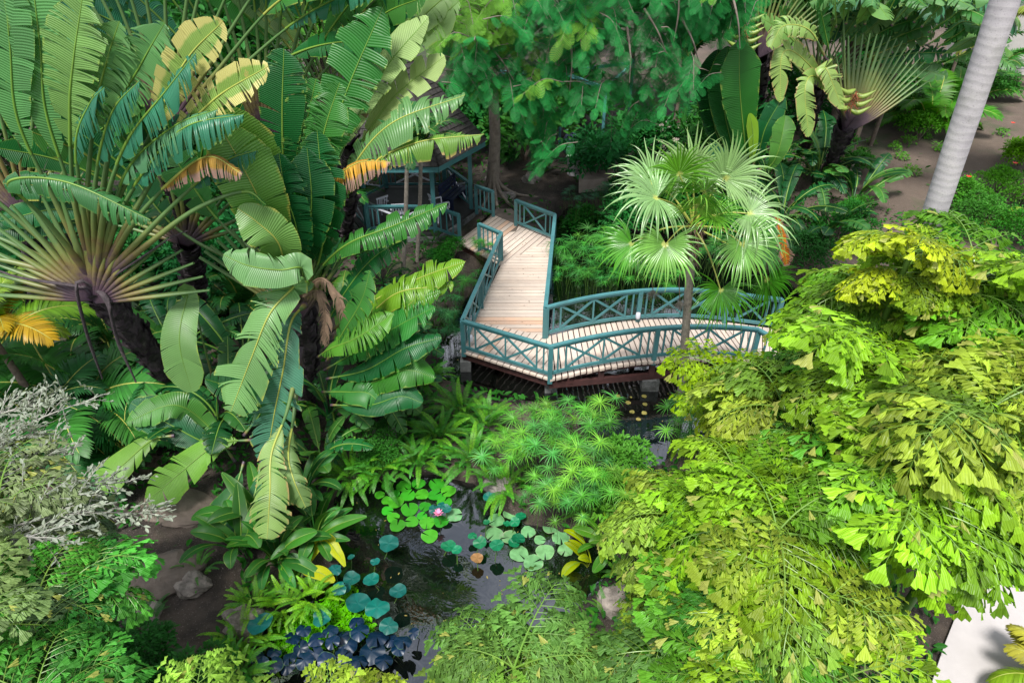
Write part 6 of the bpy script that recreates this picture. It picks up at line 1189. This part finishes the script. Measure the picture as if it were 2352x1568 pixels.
def pads(lst, cv, meshes, z, col, name, lab, group, stem=True, tilt=.06, ch=None):
    out = []
    for (x, y, r) in lst:
        zz = rng.uniform(*z); px, py = cv(x, y); p = onZ(px, py, zz); dep_ = p[1] * _c + (CZ - zz) * _s; R = r * .336 * dep_ / FP * 1.04; f = rng.uniform(.75, 1.25); t = thing(name, 'x', 'water plant', (p[0], p[1], 0), group)
        put('leaf', rng.choice(meshes), t, M=Matrix.Translation((0, 0, zz)) @ Matrix.Rotation(rng.uniform(-tilt, tilt), 4, 'X') @ Matrix.Rotation(rng.uniform(-tilt, tilt), 4, 'Y') @ Matrix.Rotation(rng.uniform(0, 6.28), 4, 'Z') @ Matrix.Scale(R, 4), color=tuple(c * f for c in col))
        if stem and zz > .08: mb = MB(); a = rng.uniform(0, 6.28); mb.tube(spline([(0, 0, zz - .01), (.06 * math.cos(a), .06 * math.sin(a), zz * .4), (.16 * math.cos(a), .16 * math.sin(a), -.1)], 8), .008, 5); part('stalk', mb, STEM, t)
        out.append(t)
    rank_labels(out, lab); return out
pads([(320, 208, 38), (270, 272, 34), (320, 310, 36), (375, 265, 33), (380, 322, 52), (463, 275, 50), (435, 212, 50), (535, 195, 45), (560, 268, 46), (660, 200, 52), (650, 272, 48), (740, 245, 50), (712, 320, 50), (475, 370, 58), (580, 352, 40), (322, 380, 38), (362, 425, 42), (490, 455, 46), (392, 480, 52), (595, 462, 52), (690, 452, 50), (612, 553, 56), (560, 415, 34)], C8, PADS, (.008, .03), (.05, .24, .035), 'water_lily', 'green lily pad in the upper left cluster', 'lily pads in the upper left cluster', tilt=.015)
pads([(1065, 445, 55), (1165, 400, 48), (1055, 540, 58), (1160, 560, 55), (1225, 675, 62), (1402, 662, 62), (1508, 562, 60), (1285, 525, 48), (1300, 440, 38), (1440, 490, 55), (1365, 580, 38), (1320, 735, 65), (1540, 650, 50), (780, 410, 55)], C8, SPOTS, (.008, .03), (.14, .3, .14), 'water_lily', 'pale mottled lily pad near the sky reflection', 'pale mottled lily pads', tilt=.015)
LB, LG = (.008, .11, .095), (.015, .16, .075)
pads([(645, 370, 38), (700, 345, 35), (725, 368, 34), (1022, 287, 42), (1080, 252, 40)], C8, LOTUS, (.2, .35), LB, 'lotus', 'small blue-green lotus leaf above the upper lily pads', 'lotus leaves above the upper pads', tilt=.2)
pads([(1235, 420, 38), (1195, 458, 36), (1140, 470, 25), (1000, 460, 22), (905, 550, 30), (957, 600, 45), (1072, 617, 48), (1220, 572, 44), (1188, 600, 38), (742, 625, 50), (800, 650, 35)], C8, LOTUS, (.15, .35), LG, 'lotus', 'green lotus leaf raised over the pale lily pads', 'lotus leaves over the pale pads', tilt=.2)
pads([(333, 605, 68), (240, 730, 32), (75, 697, 24), (78, 845, 55), (215, 855, 54), (30, 920, 45), (398, 933, 56), (120, 1010, 80), (250, 1040, 80), (330, 1165, 62)], C8, LOTUS, (.2, .5), LB, 'lotus', 'blue-green lotus leaf at the lower left of the pond', 'lotus leaves at the lower left', tilt=.2)
pads([(2290, 780, 45), (2315, 910, 50), (1778, 1158, 84), (2200, 1110, 64)], C7, LOTUS, (.35, .6), (.006, .1, .09), 'lotus', 'round blue-green lotus leaf standing by the bright ferns', 'lotus leaves by the ferns', tilt=.15)
pads([(937, 705, 42)], C8, LOTUS, (.15, .2), (.3, .17, .08), 'lotus', 'browning lotus leaf over the sky reflection', None)[0]['label'] = 'browning lotus leaf over the pale sky reflection'
T7 = [(2075, 1190, 50), (2000, 1240, 55), (2160, 1255, 55), (2250, 1195, 55), (2050, 1320, 55), (2150, 1350, 55), (2270, 1275, 50), (1750, 1370, 55), (1875, 1340, 45), (1975, 1385, 50), (1790, 1420, 45), (1870, 1430, 60), (2080, 1400, 60), (2230, 1400, 60), (2330, 1240, 60), (1960, 1440, 55), (2140, 1470, 60)]
pads([((x - 781 / .336) if False else x, y, r) for x, y, r in T7], C7, TARO, (.25, .5), (.004, .016, .04), 'taro', 'dark blue taro leaf in the bottom patch', 'dark blue taro leaves, left part', tilt=.3)
pads([(110, 1140, 50), (130, 1200, 65), (250, 1240, 75), (50, 1290, 70), (350, 1260, 50), (215, 1340, 90), (430, 1270, 60), (400, 1320, 50), (500, 1215, 40), (130, 1400, 60), (300, 1400, 60), (20, 1380, 60)], C8, TARO, (.25, .5), (.004, .016, .042), 'taro', 'dark navy taro leaf right of the bottom patch', 'dark blue taro leaves, right part', tilt=.3)
pads([(1900, 1147, 16), (1970, 1192, 18), (2085, 1203, 16), (1997, 1255, 17), (2080, 1262, 18), (2080, 1148, 17), (2040, 1305, 16), (1990, 1155, 8)], lambda x, y: (781 + x * .336, 523.7 + y * .336), PADS, (.008, .015), (.22, .2, .07), 'water_lily', 'tiny yellow-brown lily pad under the bridge', 'tiny pads under the bridge', tilt=.01)
p = onZ(*C8(672, 405), .3); t = thing('lotus_flower', 'pink lotus flower beside the blue-green lotus leaves', 'flower', (p[0], p[1], 0)); mb = MB()
for k in range(16): a = k * .785 + (k > 7) * .39; r_ = .1 if k < 8 else .07; d = np.array((math.cos(a), math.sin(a), .6 + (k > 7) * .8)); s_ = np.array((-math.sin(a), math.cos(a), 0)); q = np.array((0, 0, .3)); mb.grid(np.array([[q, q], [q + d * r_ * .5 - s_ * .02, q + d * r_ * .5 + s_ * .02], [q + d * r_, q + d * r_]]))
part('petal', mb, PINK, t); mb = MB(); mb.tube([(0, 0, .3), (.03, 0, 0)], .008, 5); part('stalk', mb, STEM, t)
for i, (x, y) in enumerate([(2305, 438), (2200, 470), (2340, 520), (2320, 300)]):
    q = onG(x, y); q[2] += 1.0 if i < 3 else .3; t = thing('red_flower', ('red flower on the shrub right of the royal palm', 'red flower low beside the royal palm trunk', 'red flower at the right edge above the fishtail palms', 'small red flower at the right edge of the bare slope')[i], 'flower', q); mb = MB()
    for k in range(7): a = k * .9; d = np.array((math.cos(a), math.sin(a), .5)); s_ = np.array((-math.sin(a), math.cos(a), 0)) * .035; o_ = np.zeros(3); mb.grid(np.array([[o_, o_], [d * .05 - s_, d * .05 + s_], [d * .1, d * .1]]))
    part('petal', mb, plain_mat('red_petal', (.6, .04, .02), .5), t)
npr = np.random.default_rng(31); n = 90; xx = npr.uniform(-1.1, 1.2, n); yy = npr.uniform(13, 19.5, n); k_ = poly_dist(xx, yy, np.array([(-1.0, 13.4), (.8, 12.4), (.8, 14), (1.2, 19), (.1, 20.1), (-.3, 18)])) < -.05; xx, yy = xx[k_], yy[k_]; m = len(xx); th = npr.uniform(0, 6.28, m); d = np.column_stack([np.cos(th), np.sin(th), np.zeros(m)]); z_ = np.tile((0, 0, 1.0), (m, 1)); mb = MB(); mb.stamp(LEAFV * (1, 1, .5), LEAFF, np.column_stack([xx, yy, np.full(m, .612)]), np.stack([d, np.cross(z_, d), z_], 2), npr.uniform(.02, .06, m), npr.random(m)); o = part('fallen_leaves', mb, OLDLEAF, smooth=False); o['kind'] = 'stuff'; o['label'] = 'few dry leaf bits scattered on the deck boards'; o['category'] = 'litter'
# dried pale sprays at the left edge
def spray(px0, px1, Y0, Y1, label, seed, L=.5, wid=.9):
    rr = random.Random(seed); a, b = onY(*px0, Y0), onY(*px1, Y1); t = thing('dried_spray', label, 'branch', a); P = spline([a, (a + b) / 2 + (0, 0, .15), b], 30); mb = MB(); mb.tube(P, np.linspace(.018, .005, 30), 5); tl = MB(); npr = np.random.default_rng(seed)
    for k in range(34):
        u = .05 + .95 * rr.random(); p = at(P, u); d = nz(nz(b - a) * rr.uniform(.5, 1) + np.array((rr.uniform(-.7, .7), rr.uniform(-.7, .7), rr.uniform(-.5, .8)))); e = p + d * L * rr.uniform(.4, 1) * (1.15 - u * .6); Q = spline([p, (p + e) / 2 + (0, 0, .03), e], 10); mb.tube(Q, np.linspace(.006, .002, 10), 3)
        n = 12; O = at(Q, np.linspace(.15, 1, n)); D = nz(d + npr.normal(0, .55, (n, 3))); tl.stamp(LEAFV, LEAFF, O, rand_frames(D, None, npr, .5), npr.uniform(.04, .1, n), npr.random(n))
    part('twig', mb, PALET, t, a); part('foliage', tl, L_SMALL, t, a, (.26, .29, .24), smooth=False); return t
PALET = plain_mat('pale_dry_twig', (.34, .33, .3), .8, .2, 10)
for i, (p0, p1, y0, y1, lab) in enumerate([((-90, 1080), (240, 905), 6.6, 7.4, 'upper pale dried spray reaching in from the left edge'), ((-90, 1010), (120, 925), 7.0, 7.5, 'short pale dried spray at the left edge, above the others'), ((0, 1215), (345, 1180), 5.4, 6.0, 'long pale dried spray lying across the lower left fronds'), ((20, 1190), (300, 1105), 5.6, 6.4, 'forked pale dried spray between the longer two'), ((-60, 1150), (170, 1040), 6.0, 6.6, 'dense pale dried spray at the left edge near the middle'), ((-60, 1290), (110, 1240), 5.0, 5.4, 'small silvery dried spray low at the left edge'), ((-80, 1110), (90, 990), 6.3, 6.9, 'silvery dried spray at the left edge under the topmost one'), ((60, 1230), (150, 1290), 5.2, 5.2, 'small hanging silvery spray over the lower left fronds')]): spray(p0, p1, y0, y1, lab, 60 + i, L=.75)
# dark interior leaves and flotsam on the water
mb = MB(); n = 170; npr = np.random.default_rng(77); q = np.array([onZ(x, y, .006) for x, y in zip(npr.uniform(800, 1700, n), npr.uniform(760, 1500, n))]); k_ = ground_z(q[:, 0], q[:, 1]) < -.1; q = q[k_]; m = len(q); th = npr.uniform(0, 6.28, m); d = np.column_stack([np.cos(th), np.sin(th), np.zeros(m)]); z_ = np.tile((0, 0, 1.0), (m, 1)); mb.stamp(LEAFV * (1, 1, .1), LEAFF, q, np.stack([d, np.cross(z_, d), z_], 2), npr.uniform(.02, .07, m), npr.random(m)); o = part('floating_leaves', mb, L_PAD, color=(.2, .17, .06), smooth=False); o['kind'] = 'stuff'; o['label'] = 'scattered tiny leaves floating on the black water'; o['category'] = 'litter'
